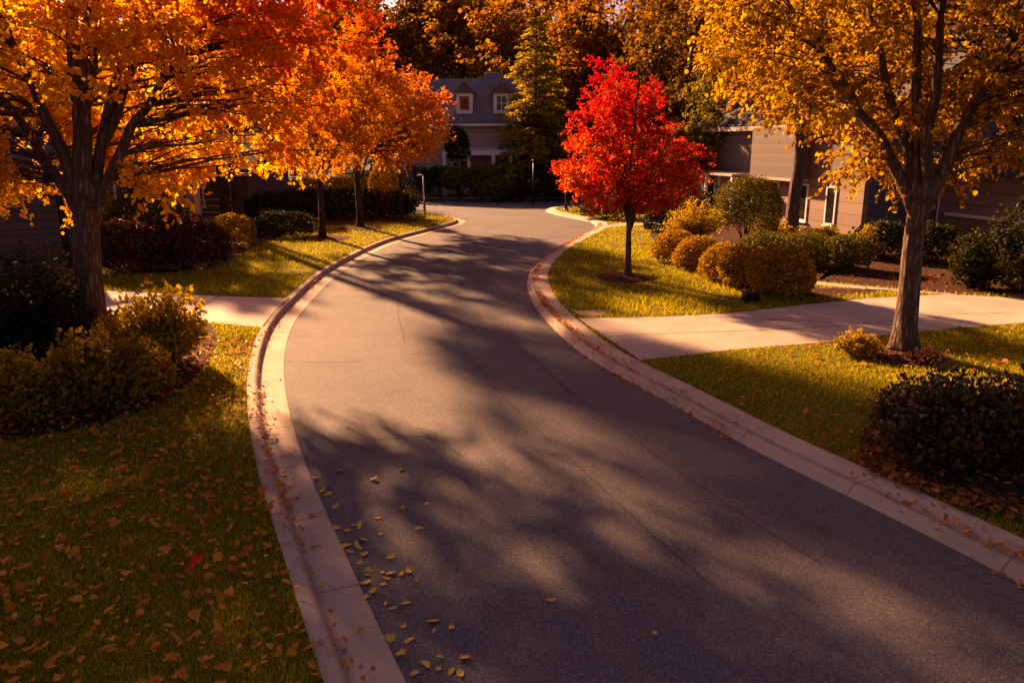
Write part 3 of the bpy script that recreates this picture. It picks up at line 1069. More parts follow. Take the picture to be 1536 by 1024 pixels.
# ------------------------------------------------------------------ grass blades
def grass(name, poly, box, seed, total):
    r = np.random.default_rng(seed)
    x0, x1, y0, y1 = box
    # density falls with distance: sample depth with pdf ~ y^-0.9
    yy = y0 * (y1 / y0) ** r.uniform(0, 1, total)
    xx = r.uniform(-1, 1, total) * 0.72 * (yy + 1.0)
    P = np.stack([xx, yy], 1)
    P = P[(xx > x0) & (xx < x1)]
    J = P + r.normal(size=P.shape) * 0.028
    k = inside(poly, J) & not_in(P + r.normal(size=P.shape) * 0.035, NOGRASS)
    P = P[k]
    n = len(P)
    d = np.hypot(P[:, 0], P[:, 1])
    wf = wavefield(seed)
    P3 = np.c_[P, np.full(n, KH - 0.004)]
    hh = (0.045 + 0.012 * wf(P3, 1.7)) * r.uniform(0.5, 1.35, n) * np.clip(d / 11, 1, 1.7)
    wd = 0.0042 * np.clip(d / 7, 1, 6) * r.uniform(0.7, 1.3, n)
    a = r.uniform(0, PI, n)
    s = np.c_[np.cos(a), np.sin(a), np.zeros(n)]
    lean = r.normal(size=(n, 2)) * 0.45
    tip = P3 + np.c_[lean * hh[:, None], hh]
    V = np.stack([P3 - s * wd[:, None], P3 + s * wd[:, None], tip], 1).reshape(-1, 3)
    o = link(name, fast_mesh(name, V, np.arange(3 * n).reshape(n, 3)), M['blade'])
    o['kind'] = 'stuff'
    return o


grass('grass', LLAWN, (-30, 1, 0, 0)[:2] + (4.2, 48), 5, 520000)
grass('grass', RLAWN, (-5, 30, 5.5, 50), 6, 420000)


# ------------------------------------------------------------------ fallen leaves
def litter_geom(r, P, size):
    n = len(P)
    a = r.uniform(0, 2 * PI, n)
    T = np.c_[np.cos(a), np.sin(a), r.normal(size=n) * 0.25]
    N_ = np.c_[r.normal(size=(n, 2)) * 0.5, np.ones(n)]
    return leaves_geom(r, P, T, N_, size * 1.12, 'leaf', 0.16, 0.42)


def scatter(poly, box, n, seed, clump=0.0):
    r = np.random.default_rng(seed)
    x0, x1, y0, y1 = box
    P = np.stack([r.uniform(x0, x1, n), r.uniform(y0, y1, n)], 1)
    P = P[inside(poly, P)]
    if clump:
        wf = wavefield(seed + 3)
        k = wf(np.c_[P, np.zeros(len(P))], 2.2) + 0.6 * wf(np.c_[P, np.ones(len(P))], 0.6)
        P = P[k + r.normal(size=len(P)) * 0.8 > clump]
    return P


def stuff(name, V, F, mat):
    o = link(name, fast_mesh(name, V, F), mat)
    o['kind'] = 'stuff'
    return o


rng = np.random.default_rng(77)
P = scatter(LLAWN, (-12, -0.8, 4.5, 16), 9000, 11, 0.0)
P = P[not_in(P, [DR_L])]
near = P[(P[:, 1] < 7.4) & (np.abs(P[:, 0]) < 0.66 * (P[:, 1] + 0.8))]
near = near[np.argsort(near[:, 1])][:150]
isn = {tuple(p) for p in near}
rest = np.array([p for p in P if tuple(p) not in isn])
far1 = scatter(LLAWN, (-16, -2, 16, 46), 3200, 12, 0.3)
far1 = far1[not_in(far1, [DR_L])]
r1 = scatter(RLAWN, (1.5, 16, 7, 17), 4600, 13, 0.1)
r1 = r1[not_in(r1, [DR_R])]
r2 = scatter(RLAWN, (1, 16, 17, 34), 900, 14, 0.7)
r2 = r2[not_in(r2, [DR_R])]
A = np.concatenate([rest, far1, r1, r2])
z = KH + 0.045 + rng.uniform(0, 0.03, len(A))
sz = rng.uniform(0.035, 0.075, len(A)) * np.where(rng.uniform(size=len(A)) < 0.3, 1.7, 1.0)
stuff('fallen_leaves', *litter_geom(rng, np.c_[A, z], sz), M['litter'])
# litter caught in the beds
B_ = []
for k, (pl, n) in enumerate(((BED_L, 1500), (BED_LB, 900), (BED_RH, 1500), (BED_RN, 600), (BED_R, 500))):
    pl_ = np.array(pl)
    B_.append(scatter(pl, (pl_[:, 0].min(), pl_[:, 0].max(), pl_[:, 1].min(), pl_[:, 1].max()), n * 3, 40 + k, 0.2)[:n])
edge = np.array([BED_RN[i] for i in (0, 1, 2, 3)])
t = rng.uniform(0, 2.999, 420)
i = t.astype(int)
E = edge[i] + (edge[i + 1] - edge[i]) * (t - i)[:, None] + rng.normal(size=(420, 2)) * np.array([0.10, 0.13])
B_.append(E)
for rg in RINGS:
    g = np.array(rg)
    B_.append(scatter(rg, (g[:, 0].min() - .3, g[:, 0].max() + .3, g[:, 1].min() - .3, g[:, 1].max() + .3), 260, 60))
Bp = np.concatenate(B_)
stuff('bed_litter', *litter_geom(rng, np.c_[Bp, KH + 0.03 + rng.uniform(0, 0.06, len(Bp))], rng.uniform(0.05, 0.11, len(Bp))), M['litter_b'])
# litter along the gutters
G = []
for C, side, dd, n, y1 in ((LEFT_IN, LEFT, 0.375, 1300, 42), (RIGHT, RIGHT_OUT, 0.205, 2800, 40), (RIGHT, RIGHT_OUT, -0.03, 700, 30)):
    ok = np.where((C[:, 1] > 3) & (C[:, 1] < y1))[0]
    wts = np.clip(1.1 + wavefield(int(dd * 100) + 9)(np.c_[C[ok], 0 * ok], 1.3), 0.02, None)
    idx = rng.choice(ok, n, p=wts / wts.sum())
    wv = np.linalg.norm(side[idx] - C[idx], axis=1, keepdims=True)
    dirv = (side[idx] - C[idx]) / wv
    p = C[idx] + dirv * (dd + np.abs(rng.normal(size=(n, 1))) * 0.035) + rng.normal(size=(n, 2)) * 0.06
    spill = rng.uniform(size=n) < 0.16
    p[spill] += dirv[spill] * rng.uniform(-0.15, 0.3, (spill.sum(), 1)) * (1 if dd < 0.3 else -1)
    s_ = ((p - C[idx]) * dirv).sum(1)
    if C is LEFT_IN:
        zz = np.where(s_ > 0.43, 0.14, np.where(s_ > 0.40, 0.06, 0.016))
    else:
        zz = np.where(s_ > 0.15, 0.142, np.where(s_ > 0.05, 0.08, 0.012))
    G.append(np.c_[p, zz + rng.uniform(0, 0.015, n)])
G = np.concatenate(G)
stuff('gutter_leaves', *litter_geom(rng, G, rng.uniform(0.025, 0.07, len(G))), M['litter'])


def leaf_obj(name, p, size, seed, mat, label, group=None, flatn=1.0):
    r = np.random.default_rng(seed)
    n = 20
    th = np.linspace(0, 2 * PI, n, endpoint=False)
    if r.uniform() < 0.28:      # lobed leaf
        q = 0.38 + 0.09 * np.cos(5 * th) + 0.06 * np.cos(10 * th) + 0.10 * np.cos(th) + r.normal(size=n) * 0.025
        x, y = q * np.cos(th), q * np.sin(th) * r.uniform(0.8, 1.0)
    else:                      # plain pointed leaf
        x = 0.5 * np.cos(th)
        y = r.uniform(0.2, 0.32) * np.sin(th) * (1 - 0.35 * np.cos(th)) + 0.08 * np.cos(th) ** 2 * r.normal()
        x, y = x + r.normal(size=n) * 0.012, y + r.normal(size=n) * 0.012
    V = np.r_[np.c_[x, y], np.c_[x, y] * 0.5, [[0, 0]]]
    c1, c2, c3 = r.uniform(-0.2, 0.9), r.uniform(0.1, 1.1), r.normal() * 0.3
    Z = c1 * V[:, 0] ** 2 + c2 * V[:, 1] ** 2 + c3 * V[:, 0] * V[:, 1] + r.normal(size=len(V)) * 0.012 + 0.10 * np.abs(V[:, 1])
    V = np.c_[V, Z * flatn] * size * 1.25
    t1, t2 = r.normal(size=2) * 0.25 * flatn
    V[:, 2] += V[:, 0] * t1 + V[:, 1] * t2
    V[:, 2] -= V[:, 2].min()
    a = r.uniform(0, 2 * PI)
    V[:, :2] = V[:, :2] @ np.array([[math.cos(a), math.sin(a)], [-math.sin(a), math.cos(a)]])
    F = [(i, (i + 1) % n, n + (i + 1) % n, n + i) for i in range(n)] + [(n + i, n + (i + 1) % n, 2 * n) for i in range(n)]
    # stalk
    m = len(V)
    e = V[n // 2]
    dv = (e - V[2 * n]) * 0.55
    sd_ = np.array([-dv[1], dv[0], 0]) * 0.06
    V = np.r_[V, [e + sd_, e - sd_, e + dv - sd_ * 0.5 + [0, 0, size * 0.1], e + dv + sd_ * 0.5 + [0, 0, size * 0.1]]]
    F.append((m, m + 1, m + 2, m + 3))
    me = bpy.data.meshes.new(name)
    me.from_pydata([tuple(q) for q in V], [], F)
    o = link(name, me, mat)
    o.location = p
    return tag(o, label, 'leaf', group)


for k, p in enumerate(near):
    leaf_obj('fallen_leaf', (p[0], p[1], KH + 0.05), 0.045 + 0.045 * rng.uniform(), 500 + k, M['litter'],
             'dry orange leaf lying on the shaded grass in front of the left flower bed', 'fallen leaves on the near left lawn')
leaf_obj('fallen_leaf', gp(297, 850, KH + 0.07), 0.14, 900, M['litter_red'], 'single bright red leaf lying on the dark left lawn')
ROADL = [(477, 737), (490, 745), (502, 792), (528, 786), (540, 788), (566, 775), (520, 800), (515, 822), (543, 815), (528, 828), (536, 826), (545, 830), (533, 822), (550, 834), (524, 818),
         (559, 858), (548, 862), (575, 857), (590, 862), (602, 860), (580, 866), (612, 858), (575, 876), (530, 880), (545, 872), (610, 905), (645, 930), (680, 945), (560, 938), (590, 958),
         (604, 942), (650, 945), (615, 960), (576, 905), (590, 915), (700, 985), (660, 990), (640, 1000), (675, 1008), (620, 1010), (660, 1000), (690, 1012), (605, 985), (560, 720), (598, 705),
         (625, 790), (640, 760), (510, 705), (470, 720), (480, 770), (505, 760), (600, 760), (570, 800), (585, 838), (560, 890), (545, 900), (828, 900), (980, 945), (625, 870), (540, 845), (512, 838)]
for k, (u, v) in enumerate(ROADL):
    p = gp(u + rng.normal() * 2, v + rng.normal() * 2)
    leaf_obj('fallen_leaf', (p[0], p[1], 0.004), 0.05 + 0.045 * rng.uniform(), 1200 + k, M['litter_y'], 'small yellow leaf lying on the asphalt near the left gutter' if u < 760 else 'lone pale leaf out on the bare asphalt',
             'leaves on the road near the left gutter' if u < 760 else 'lone leaves on the open road', 0.7)

# ------------------------------------------------------------------ trees


def at(u, v, z=KH):
    return gp(u, v, z)


make_tree('maple_tree', 'large golden orange maple with thick trunk rising from the left flower bed', at(141, 527), 3,
          [(2.75, 1.6), (3.1, 3.3), (3.9, 4.4), (5.2, 4.8), (7.0, 4.5), (8.8, 3.2), (10.0, 1.0)], 0.27, 2.75, 7, 640, 140, 0.084, M['leaf_left'], M['bark'],
          clump_r=0.33, flat=0.5, gap=-0.6, shell=0.5, sides=26, limb_r=0.62, squash=(1.0, 0.72), off=(0.2, 0.7), lean=(0.22, 0), clear=(0.85, 0.5, 4.7, -0.47, 0.88), limb_ang=[2.9, 3.6, 0.1, 0.75, 5.7, 1.8, 0.4])
make_tree('maple_tree', 'big amber maple with forked trunk beside the right driveway', at(1352, 528), 8,
          [(3.2, 1.0), (3.7, 2.4), (4.5, 3.3), (5.6, 3.7), (7.2, 3.7), (8.8, 2.6), (9.8, 1.0)], 0.205, 2.75, 5, 460, 135, 0.085, M['leaf_right'], M['bark'],
          clump_r=0.33, flat=0.5, gap=-0.6, shell=0.5, sides=26, limb_r=0.9, lead=(-0.9, 0.6), lean=(0.03, 0.0), off=(0.1, 0.3), clear=(0.7, 0.4, 4.6, 0.44, 0.9), limb_ang=[2.8, 2.3, 0.4, 5.6, 4.2])
make_tree('maple_tree', 'scarlet red maple standing alone in a mulch ring on the sunlit lawn', at(941, 416), 21,
          [(2.1, 0.8), (2.5, 1.65), (3.1, 2.05), (4.2, 2.3), (5.2, 1.95), (6.0, 1.45), (6.7, 0.9), (7.3, 0.45)], 0.10, 1.55, 8, 360, 92, 0.074, M['leaf_red'], M['bark'],
          clump_r=0.22, flat=0.36, gap=-0.5, shell=0.5, droop=0.10, sides=14, limb_r=0.55, off=(0.22, 0), wobble=0.06)
# row on the left lawn
ROW = 'street trees in a row on the left lawn'
make_tree('maple_tree', 'nearest of the orange street trees in the left lawn row', at(484, 357), 31,
          [(2.9, 1.0), (3.3, 2.1), (4.1, 2.6), (5.4, 2.6), (6.8, 1.8), (7.8, 0.6)], 0.14, 2.3, 5, 210, 95, 0.105, M['leaf_row'], M['barkd'], ROW, clump_r=0.32, gap=-0.8, sides=12)
make_tree('maple_tree', 'orange street tree with pinkish top, second in the left lawn row', at(540, 342), 33,
          [(3.1, 1.2), (3.6, 2.9), (4.2, 3.9), (6.0, 3.4), (7.4, 1.8), (9.2, 0.7)], 0.16, 2.6, 5, 250, 88, 0.12, M['leaf_row'], M['barkd'], ROW, clump_r=0.36, gap=-0.25, sides=12, off=(0.75, 0), droop=0.3)
make_tree('maple_tree', 'slim grey trunked street tree farthest along the left lawn row', at(603, 331), 35,
          [(3.2, 0.8), (3.8, 1.5), (5.0, 1.8), (6.2, 1.2), (7.0, 0.5)], 0.10, 2.9, 5, 60, 45, 0.20, M['leaf_row'], M['barkd'], ROW, clump_r=0.40, gap=-0.8, sides=10)
# tree in front of the right house
make_tree('maple_tree', 'tall amber tree with straight dark trunk in front of the right house', at(1187, 358), 41,
          [(4.9, 1.4), (5.6, 3.0), (7.0, 4.0), (9.0, 4.2), (11.5, 3.0), (13.0, 1.0)], 0.27, 4.6, 6, 330, 56, 0.2, M['leaf_right'], M['bark'], clump_r=0.5, gap=-0.7, sides=18)
make_tree('maple_tree', 'olive gold tree close behind the scarlet maple at the house front', at(1058, 316), 43,
          [(1.8, 0.8), (2.8, 1.9), (4.5, 2.4), (6.5, 2.3), (8.5, 1.7), (10.2, 0.5)], 0.13, 1.9, 5, 210, 46, 0.17, M['leaf_olive'], M['barkd'], clump_r=0.36, gap=-0.35, sides=10)
# background wood
BACKG = 'tall autumn trees behind the houses'
make_conifer('conifer_tree', 'yellow green conifer with drooping layered branches beside the far house', (1.75, 61.2, 0), 51, 13.2, 4.1, M['needle'], M['barkd'])
make_tree('oak_tree', 'massive dark trunked tree rising behind the far house roof', (-10.2, 105, 0), 61,
          [(9.0, 5), (12.5, 10), (16, 11), (21, 9), (25, 3)], 1.45, 14.0, 6, 260, 60, 0.42, M['leaf_back'], M['barkd'], None, 'quad', clump_r=0.95, gap=-0.3, sides=16, limb_r=0.4)
BT = [
    (520, 128, 27, 10.0, 'leaf_dark', 'distant dark tree filling the skyline over the orange row trees'),
    (690, 132, 28, 10.0, 'leaf_dark', 'distant dark tree on the skyline over the far house'),
    (770, 126, 27, 10.0, 'leaf_dark', 'distant dark tree on the skyline over the conifer top'),
    (860, 122, 26, 10.0, 'leaf_back', 'distant bronze tree on the skyline left of the scarlet maple'),
    (990, 118, 25, 9.5, 'leaf_dark', 'distant dark tree on the skyline right of the scarlet maple'),
    (1120, 116, 25, 9.5, 'leaf_dark', 'distant dark tree on the skyline over the right house'),
    (560, 106, 22.5, 9.0, 'leaf_dark', 'dark brown tree seen above the orange row trees'),
    (705, 92, 20.5, 7.5, 'leaf_back', 'bronze tree high behind the far house chimney'),
    (800, 84, 20, 7.5, 'leaf_back', 'bronze tree crown right behind the conifer top'),
    (868, 71, 15, 5.0, 'leaf_back', 'rust coloured round tree between the conifer and the scarlet maple'),
    (940, 72, 20, 7.5, 'leaf_back', 'golden brown tree directly behind the scarlet maple'),
    (1030, 60, 17, 5.6, 'leaf_dark', 'dark tree right behind the scarlet maple at the house corner'),
    (1120, 78, 21, 8.0, 'leaf_back', 'brown gold tree behind the roof of the right house'),
    (1330, 66, 18, 7.5, 'leaf_dark', 'dark tree behind the right house wing'),
    (1560, 56, 17, 7.5, 'leaf_dark', 'very dark tree past the right house wing'),
    (440, 100, 20, 8.0, 'leaf_dark', 'dark brown tree behind the left house roof'),
    (330, 68, 15, 6.5, 'leaf_dark', 'dark brown tree in the gap behind the left porch'),
    (215, 62, 14.5, 6.5, 'leaf_back', 'bronze tree far behind the fork of the big golden maple'),
    (100, 58, 14, 6.5, 'leaf_dark', 'dark tree far behind the garage, left of the maple fork'),
    (-20, 54, 14, 6.5, 'leaf_dark', 'outermost dark tree behind the garage at the left edge'),
    (1230, 72, 18, 6.5, 'leaf_dark', 'dark tree behind the ridge of the right house'),
    (1440, 60, 17, 6.5, 'leaf_dark', 'dark brown tree behind the right wing roof'),
    (640, 100, 21.5, 8.5, 'leaf_back', 'distant amber tree left of the massive trunk'),
]
make_tree('oak_tree', 'tall gold tree added to shade the near road, mostly hidden by the big maple', (-11.4, 33.4, 0), 201,  # added, mostly unseen tree; its crown throws shade on the near road
          [(8.6, 1.2), (10, 2.6), (12, 3.2), (14.5, 2.8), (16.5, 1.2)], 0.24, 7.6, 6, 230, 22, 0.24, M['leaf_right'], M['barkd'], None, 'quad', clump_r=0.34, gap=-0.6, sides=10)
make_tree('oak_tree', 'tall slim amber tree added to shade the near right road, its top above the picture', (-13.3, 37.2, 0), 207,  # added tree, crown above the frame, shades the near right road
          [(10.8, 1.2), (12, 2.0), (14.5, 2.5), (16.5, 2.0), (18, 0.8)], 0.22, 8.5, 6, 190, 56, 0.26, M['leaf_right'], M['barkd'], None, 'quad', clump_r=0.45, gap=-0.8, sides=10)
make_tree('oak_tree', 'tall brown tree added past the left edge to shade the golden maple', (-22.0, 30.6, 0), 203,  # added off-frame tree that shades the left half of the maple and lawn
          [(3.5, 2.0), (5, 3.8), (9, 4.2), (13, 3.6), (16, 1.2)], 0.32, 4.0, 6, 320, 52, 0.26, M['leaf_dark'], M['barkd'], None, 'quad', clump_r=0.5, gap=-0.6, sides=10)
make_tree('maple_tree', 'small dense brown tree added behind the wine red hedge to shade the left lawn', (-16.0, 34.0, 0), 205,  # added hidden tree that keeps the back left lawn in shade
          [(2.2, 1.5), (3.2, 2.8), (5.0, 3.0), (6.5, 2.2), (7.6, 0.8)], 0.16, 2.2, 5, 200, 50, 0.2, M['leaf_dark'], M['barkd'], None, 'quad', clump_r=0.42, gap=-0.7, sides=10)
for k, (u, y, h, rr, mt, lb) in enumerate(BT):
    x = (u - 768) / FPX * y * 0.98
    make_tree('oak_tree', lb, (x, y, 0), 70 + k * 3, [(h * 0.14, rr * 0.5), (h * 0.26, rr * 0.85), (h * 0.5, rr), (h * 0.75, rr * 0.8), (h, rr * 0.15)],
              0.35, h * 0.22, 5, 330, 48, 0.34 * (y / 70), M[mt], M['barkd'], BACKG, 'quad', clump_r=0.12 * rr, gap=-0.75, sides=8, shell=0.45)

# ------------------------------------------------------------------ shrubs
# left bed
shrub('shrub', 'bright golden shrub between the left driveway and the maple trunk', at(243, 545), 101, 0.95, 0.75, 1.25, 6200, 0.075, M['sh_gold'])
shrub('shrub', 'amber shrub right in front of the big left maple trunk', at(168, 610), 102, 0.95, 0.7, 1.05, 6500, 0.07, M['sh_amber'])
shrub('shrub', 'small amber shrub at the edge of the left bed below the golden one', at(236, 590), 103, 0.42, 0.38, 0.55, 1600, 0.06, M['sh_amber'])
shrub('shrub', 'dark amber shrub at the near corner of the left bed', at(40, 630), 104, 0.85, 0.6, 0.85, 5000, 0.065, M['sh_amber'])
shrub('shrub', 'tall dark shrub below the brown garage, left of the maple trunk', at(75, 540), 105, 1.05, 0.8, 1.75, 6000, 0.08, M['sh_dark'])
shrub('shrub', 'dark shrub at the outer end of the left bed beside the garage', at(-40, 560), 106, 1.1, 0.8, 1.6, 5000, 0.08, M['sh_dark'])
# across the left driveway
shrub('shrub', 'wine red dark hedge shrub across the left driveway', at(205, 408), 111, 1.3, 0.9, 1.55, 5200, 0.10, M['sh_wine'], 'round')
shrub('shrub', 'wine red bushy shrub next to the gold edged clipped hedge', at(280, 402), 112, 1.35, 0.9, 1.6, 5200, 0.10, M['sh_wine'], 'round')
shrub('shrub', 'taller green shrub behind the wine red hedge', at(220, 375), 113, 1.9, 1.0, 1.9, 5200, 0.11, M['sh_green'], 'round')
shrub('shrub', 'clipped box shrub with golden top in the left row', at(350, 368), 114, 0.85, 0.7, 1.15, 3800, 0.085, M['sh_clip'], 'clipped')
shrub('shrub', 'low dark green mound shrub in front of the long hedge', at(425, 354), 115, 1.35, 0.8, 1.05, 4200, 0.09, M['sh_dark'], 'round')
shrub('hedge', 'long dark hedge behind the left street trees', at(510, 328), 116, 4.2, 0.8, 1.5, 11000, 0.12, M['sh_dark'], 'clipped', None, 0.12, category='hedge')
shrub('hedge', 'amber topped hedge behind the long dark hedge', at(520, 321), 117, 3.4, 0.6, 1.9, 6500, 0.12, M['sh_amber'], 'clipped', None, 0.1, category='hedge')
shrub('hedge', 'dark hedge in front of the left house porch', at(395, 332), 118, 3.0, 0.8, 1.3, 6500, 0.12, M['sh_dark'], 'round', category='hedge')
shrub('shrub', 'columnar clipped evergreen standing at the end of the long hedge', at(577, 327), 119, 0.75, 0.75, 2.9, 5000, 0.09, M['sh_clip'], 'clipped')
# in front of the far house
FH = 'shrubs in front of the far house'
for k, (u, v, rx, h, lift, mt, lb) in enumerate([
        (660, 296, 1.4, 2.2, 0.4, 'sh_dark', 'broad dark evergreen shrub at the corner of the far house'),
        (690, 298, 1.3, 2.15, 0.7, 'sh_green', 'lollipop shaped green shrub under the far porch'),
        (723, 298, 1.3, 2.25, 0.7, 'sh_green', 'darker lollipop shrub beside the white porch column'),
        (741, 299, 1.7, 1.5, 0, 'sh_green', 'low dome shaped green shrub beside the cross street'),
        (777, 299, 1.3, 1.1, 0, 'sh_wine', 'low reddish dome shrub beside the cross street'),
        (820, 298, 2.2, 1.9, 0, 'sh_dark', 'dark low shrub under the conifer'),
        (868, 298, 2.2, 2.2, 0, 'sh_dark', 'dark shrub across the street behind the black posts'),
        (612, 297, 2.0, 2.2, 0, 'sh_dark', 'dark shrub across the street behind the wire fence')]):
    p = at(u, v)
    shrub('shrub', lb, p, 130 + k, rx, rx * 0.8, h, 3200, 0.15, M[mt], 'round', FH, lift=lift, kind='quad')
shrub('shrub', 'tall dark small tree shaped evergreen against the far house wall', (-4.1, 61.6, 0), 140, 0.9, 0.6, 5.0, 2600, 0.16, M['sh_dark'], 'round', lift=2.6, kind='quad')
# right garden: row of clipped golden mounds along the lawn
RG = 'clipped golden shrubs edging the right lawn'
base = shrub('clipped_shrub', 'rearmost small clipped golden mound of the row', at(1011, 393), 151, 0.74, 0.68, 0.98, 5200, 0.062, M['sh_clip'], 'mound', RG)
for k, (u, v, s, rot, lb) in enumerate([
        (1044, 404, 1.0, 1.1, 'clipped golden mound, second from the rear of the row'),
        (1086, 421, 1.02, 2.3, 'clipped golden mound in the middle of the row'),
        (1121, 430, 1.08, 3.4, 'clipped golden mound just behind the frontmost dark sided one'),
        (1168, 443, 1.25, 4.6, 'largest frontmost clipped golden mound, next to the black box')]):
    dup(base, tuple(at(u, v)), rot, (s, s, s * 0.98), lb)
shrub('shrub', 'feathery upright yellow shrub beside the round topiary', at(1040, 366), 161, 1.35, 0.9, 1.5, 6000, 0.07, M['sh_gold'])
shrub('topiary', 'large round clipped topiary on a short stem before the house windows', at(1118, 363), 162, 1.22, 1.1, 2.45, 9000, 0.075, M['topiary'], 'clipped', lift=0.4, category='topiary')
shrub('shrub', 'soft green shrub behind the golden mounds, left of the straight trunk', at(1150, 392), 163, 1.1, 0.8, 0.95, 4200, 0.07, M['sh_green'], 'round')
shrub('shrub', 'soft green shrub in front of the straight dark trunk', at(1205, 398), 164, 1.25, 0.9, 1.0, 4600, 0.07, M['sh_green'], 'round')
shrub('shrub', 'dull green shrub at the house corner beside the mulch bed', at(1262, 404), 165, 0.9, 0.75, 1.05, 4000, 0.07, M['sh_green'], 'round')
shrub('shrub', 'low yellow leaved plant under the right house windows', at(1160, 362), 166, 1.3, 0.5, 0.75, 2200, 0.09, M['sh_gold'])
shrub('shrub', 'low yellow leaved plant below the tall narrow window nearest the corner', at(1235, 370), 167, 1.1, 0.5, 0.75, 2000, 0.09, M['sh_gold'])
shrub('shrub', 'wiry golden shrub against the dark house corner', at(1296, 388), 168, 0.5, 0.5, 1.0, 1600, 0.08, M['sh_gold'])
shrub('shrub', 'dark shrub below the slate blue wall', at(1325, 384), 169, 1.0, 0.7, 1.15, 3600, 0.09, M['sh_dark'], 'round')
shrub('shrub', 'dark shrub right behind the forked maple trunk', at(1403, 396), 170, 0.9, 0.7, 1.3, 3200, 0.09, M['sh_dark'], 'round')
shrub('shrub', 'dark shrub in front of the right wing wall', at(1462, 432), 171, 1.0, 0.8, 1.35, 4200, 0.085, M['sh_dark'])
shrub('shrub', 'tall dark shrub past the right wing beside the driveway end', at(1530, 442), 172, 1.3, 0.9, 2.2, 5200, 0.09, M['sh_dark'])
shrub('shrub', 'dark low shrub behind the scarlet maple trunk', at(915, 327), 173, 1.6, 0.9, 1.1, 3200, 0.12, M['sh_dark'], 'round', kind='quad')
shrub('shrub', 'small dark shrub beside the path behind the scarlet maple', at(986, 347), 174, 0.6, 0.5, 1.0, 1800, 0.09, M['sh_dark'], 'round')
shrub('shrub', 'dark shrub bank along the shaded wall right of the scarlet maple', at(1010, 327), 175, 2.4, 0.9, 1.5, 3600, 0.12, M['sh_dark'], 'round', kind='quad')
# near right
shrub('shrub', 'glossy dark green and red shrub on the right lawn beside the kerb', at(1405, 690), 181, 0.95, 0.72, 0.98, 9000, 0.062, M['sh_mixed'])
shrub('shrub', 'dark leafy shrub at the right end of the near right bed', at(1530, 700), 182, 0.8, 0.75, 1.05, 6500, 0.062, M['sh_mixed'])
shrub('shrub', 'low yellow green plant at the foot of the forked maple', at(1285, 533), 183, 0.5, 0.35, 0.38, 1800, 0.05, M['sh_gold'])
shrub('shrub', 'flat dark red ground plant around the forked maple base', at(1390, 545), 184, 0.42, 0.3, 0.2, 1200, 0.045, M['sh_wine'])

# ------------------------------------------------------------------ houses


def window(parent, x0, x1, z0, z1, y, mat='white', fr=0.07, mull=0, proud=0.05):
    """window on the local plane y (outside is -y)"""
    f = MB()
    f.box((x0, y - proud, z0), (x0 + fr, y + 0.02, z1)).box((x1 - fr, y - proud, z0), (x1, y + 0.02, z1))
    f.box((x0 + fr, y - proud + 0.003, z1 - fr), (x1 - fr, y + 0.02, z1)).box((x0 + fr, y - proud + 0.003, z0), (x1 - fr, y + 0.02, z0 + fr))
    for k in range(mull):
        xm = x0 + (x1 - x0) * (k + 1) / (mull + 1)
        f.box((xm - 0.02, y - proud + 0.012, z0 + fr), (xm + 0.02, y + 0.02, z1 - fr))
    w_ = f.build('window', M[mat], parent)
    p = MB().box((x0 + fr * 0.5, y - 0.022, z0 + fr * 0.5), (x1 - fr * 0.5, y - 0.006, z1 - fr * 0.5)).build('pane', M['glass'], w_)
    s = MB().box((x0 - 0.05, y - proud - 0.06, z0 - 0.06), (x1 + 0.05, y + 0.02, z0 - 0.002)).build('sill', M[mat], w_)
    return w_


def gable(parent, x0, x1, y0, y1, ze, zr, over, mat, along='x', name='roof', th=0.14):
    m = MB()
    if along == 'x':
        ym = (y0 + y1) / 2
        sl = (zr - ze) / (ym - y0)
        za = ze - over * sl
        m.prism([(y0 - over, za), (ym, zr), (y1 + over, za), (y1 + over, za + th), (ym, zr + th), (y0 - over, za + th)], 'x', x0 - over, x1 + over)
    else:
        xm = (x0 + x1) / 2
        sl = (zr - ze) / (xm - x0)
        za = ze - over * sl
        m.prism([(x0 - over, za), (xm, zr), (x1 + over, za), (x1 + over, za + th), (xm, zr + th), (x0 - over, za + th)], 'y', y0 - over, y1 + over)
    return m.build(name, mat, parent)


# --- right house: local x runs from the near corner along the facade away from the camera, local -y points to the road
ang = math.atan2(0.97, -0.25)
H = thing('house', 'two storey taupe house with tall narrow windows behind the topiary', 'house', (14.8, 34.0, 0.0), ang)
# local +x = (-.25,.97); local +y = (-.97,-.25) -> outside is +y, so mirror with y' = -y
H.scale = (1, -1, 1)
LEN, DEP, EAV = 15.0, 9.0, 5.0
MB().box((0, 0.0, 0.0), (LEN, DEP, 2.42)).build('wall', M['side_rl'], H)
MB().box((0.003, 0.003, 2.42), (LEN, DEP - 0.003, EAV)).build('wall', M['side_r'], H)
MB().box((-0.02, 0.25, 0.0), (-0.003, 4.2, 4.9)).build('wall', M['side_rd'], H)['label'] = 'slate blue side wall in shade'
MB().box((4.0, -0.55, 2.40), (8.2, -0.003, 4.75)).build('bay', M['side_r'], H)
MB().box((3.95, -0.60, 2.26), (8.25, -0.003, 2.395)).build('bay_trim', M['trim'], H)
MB().box((8.4, -0.22, 2.36), (LEN, -0.003, 2.50)).build('trim_band', M['trim'], H)
gable(H, 0, LEN, 0, DEP, EAV, 7.6, 0.4, M['roof_r'], 'x')
MB().box((-0.45, -0.52, 4.62), (LEN + 0.45, -0.43, 4.84)).build('fascia', M['trim'], H)
for x in (1.75, 3.85, 6.3):
    window(H, x, x + 0.75, 0.42, 2.16, -0.003, 'white', 0.09)
window(H, 7.9, 9.4, 0.9, 2.2, -0.003, 'white', 0.08, 1)
MB().box((8.5, -1.4, 2.34), (11.5, -0.24, 2.46)).build('porch_roof', M['trim'], H)
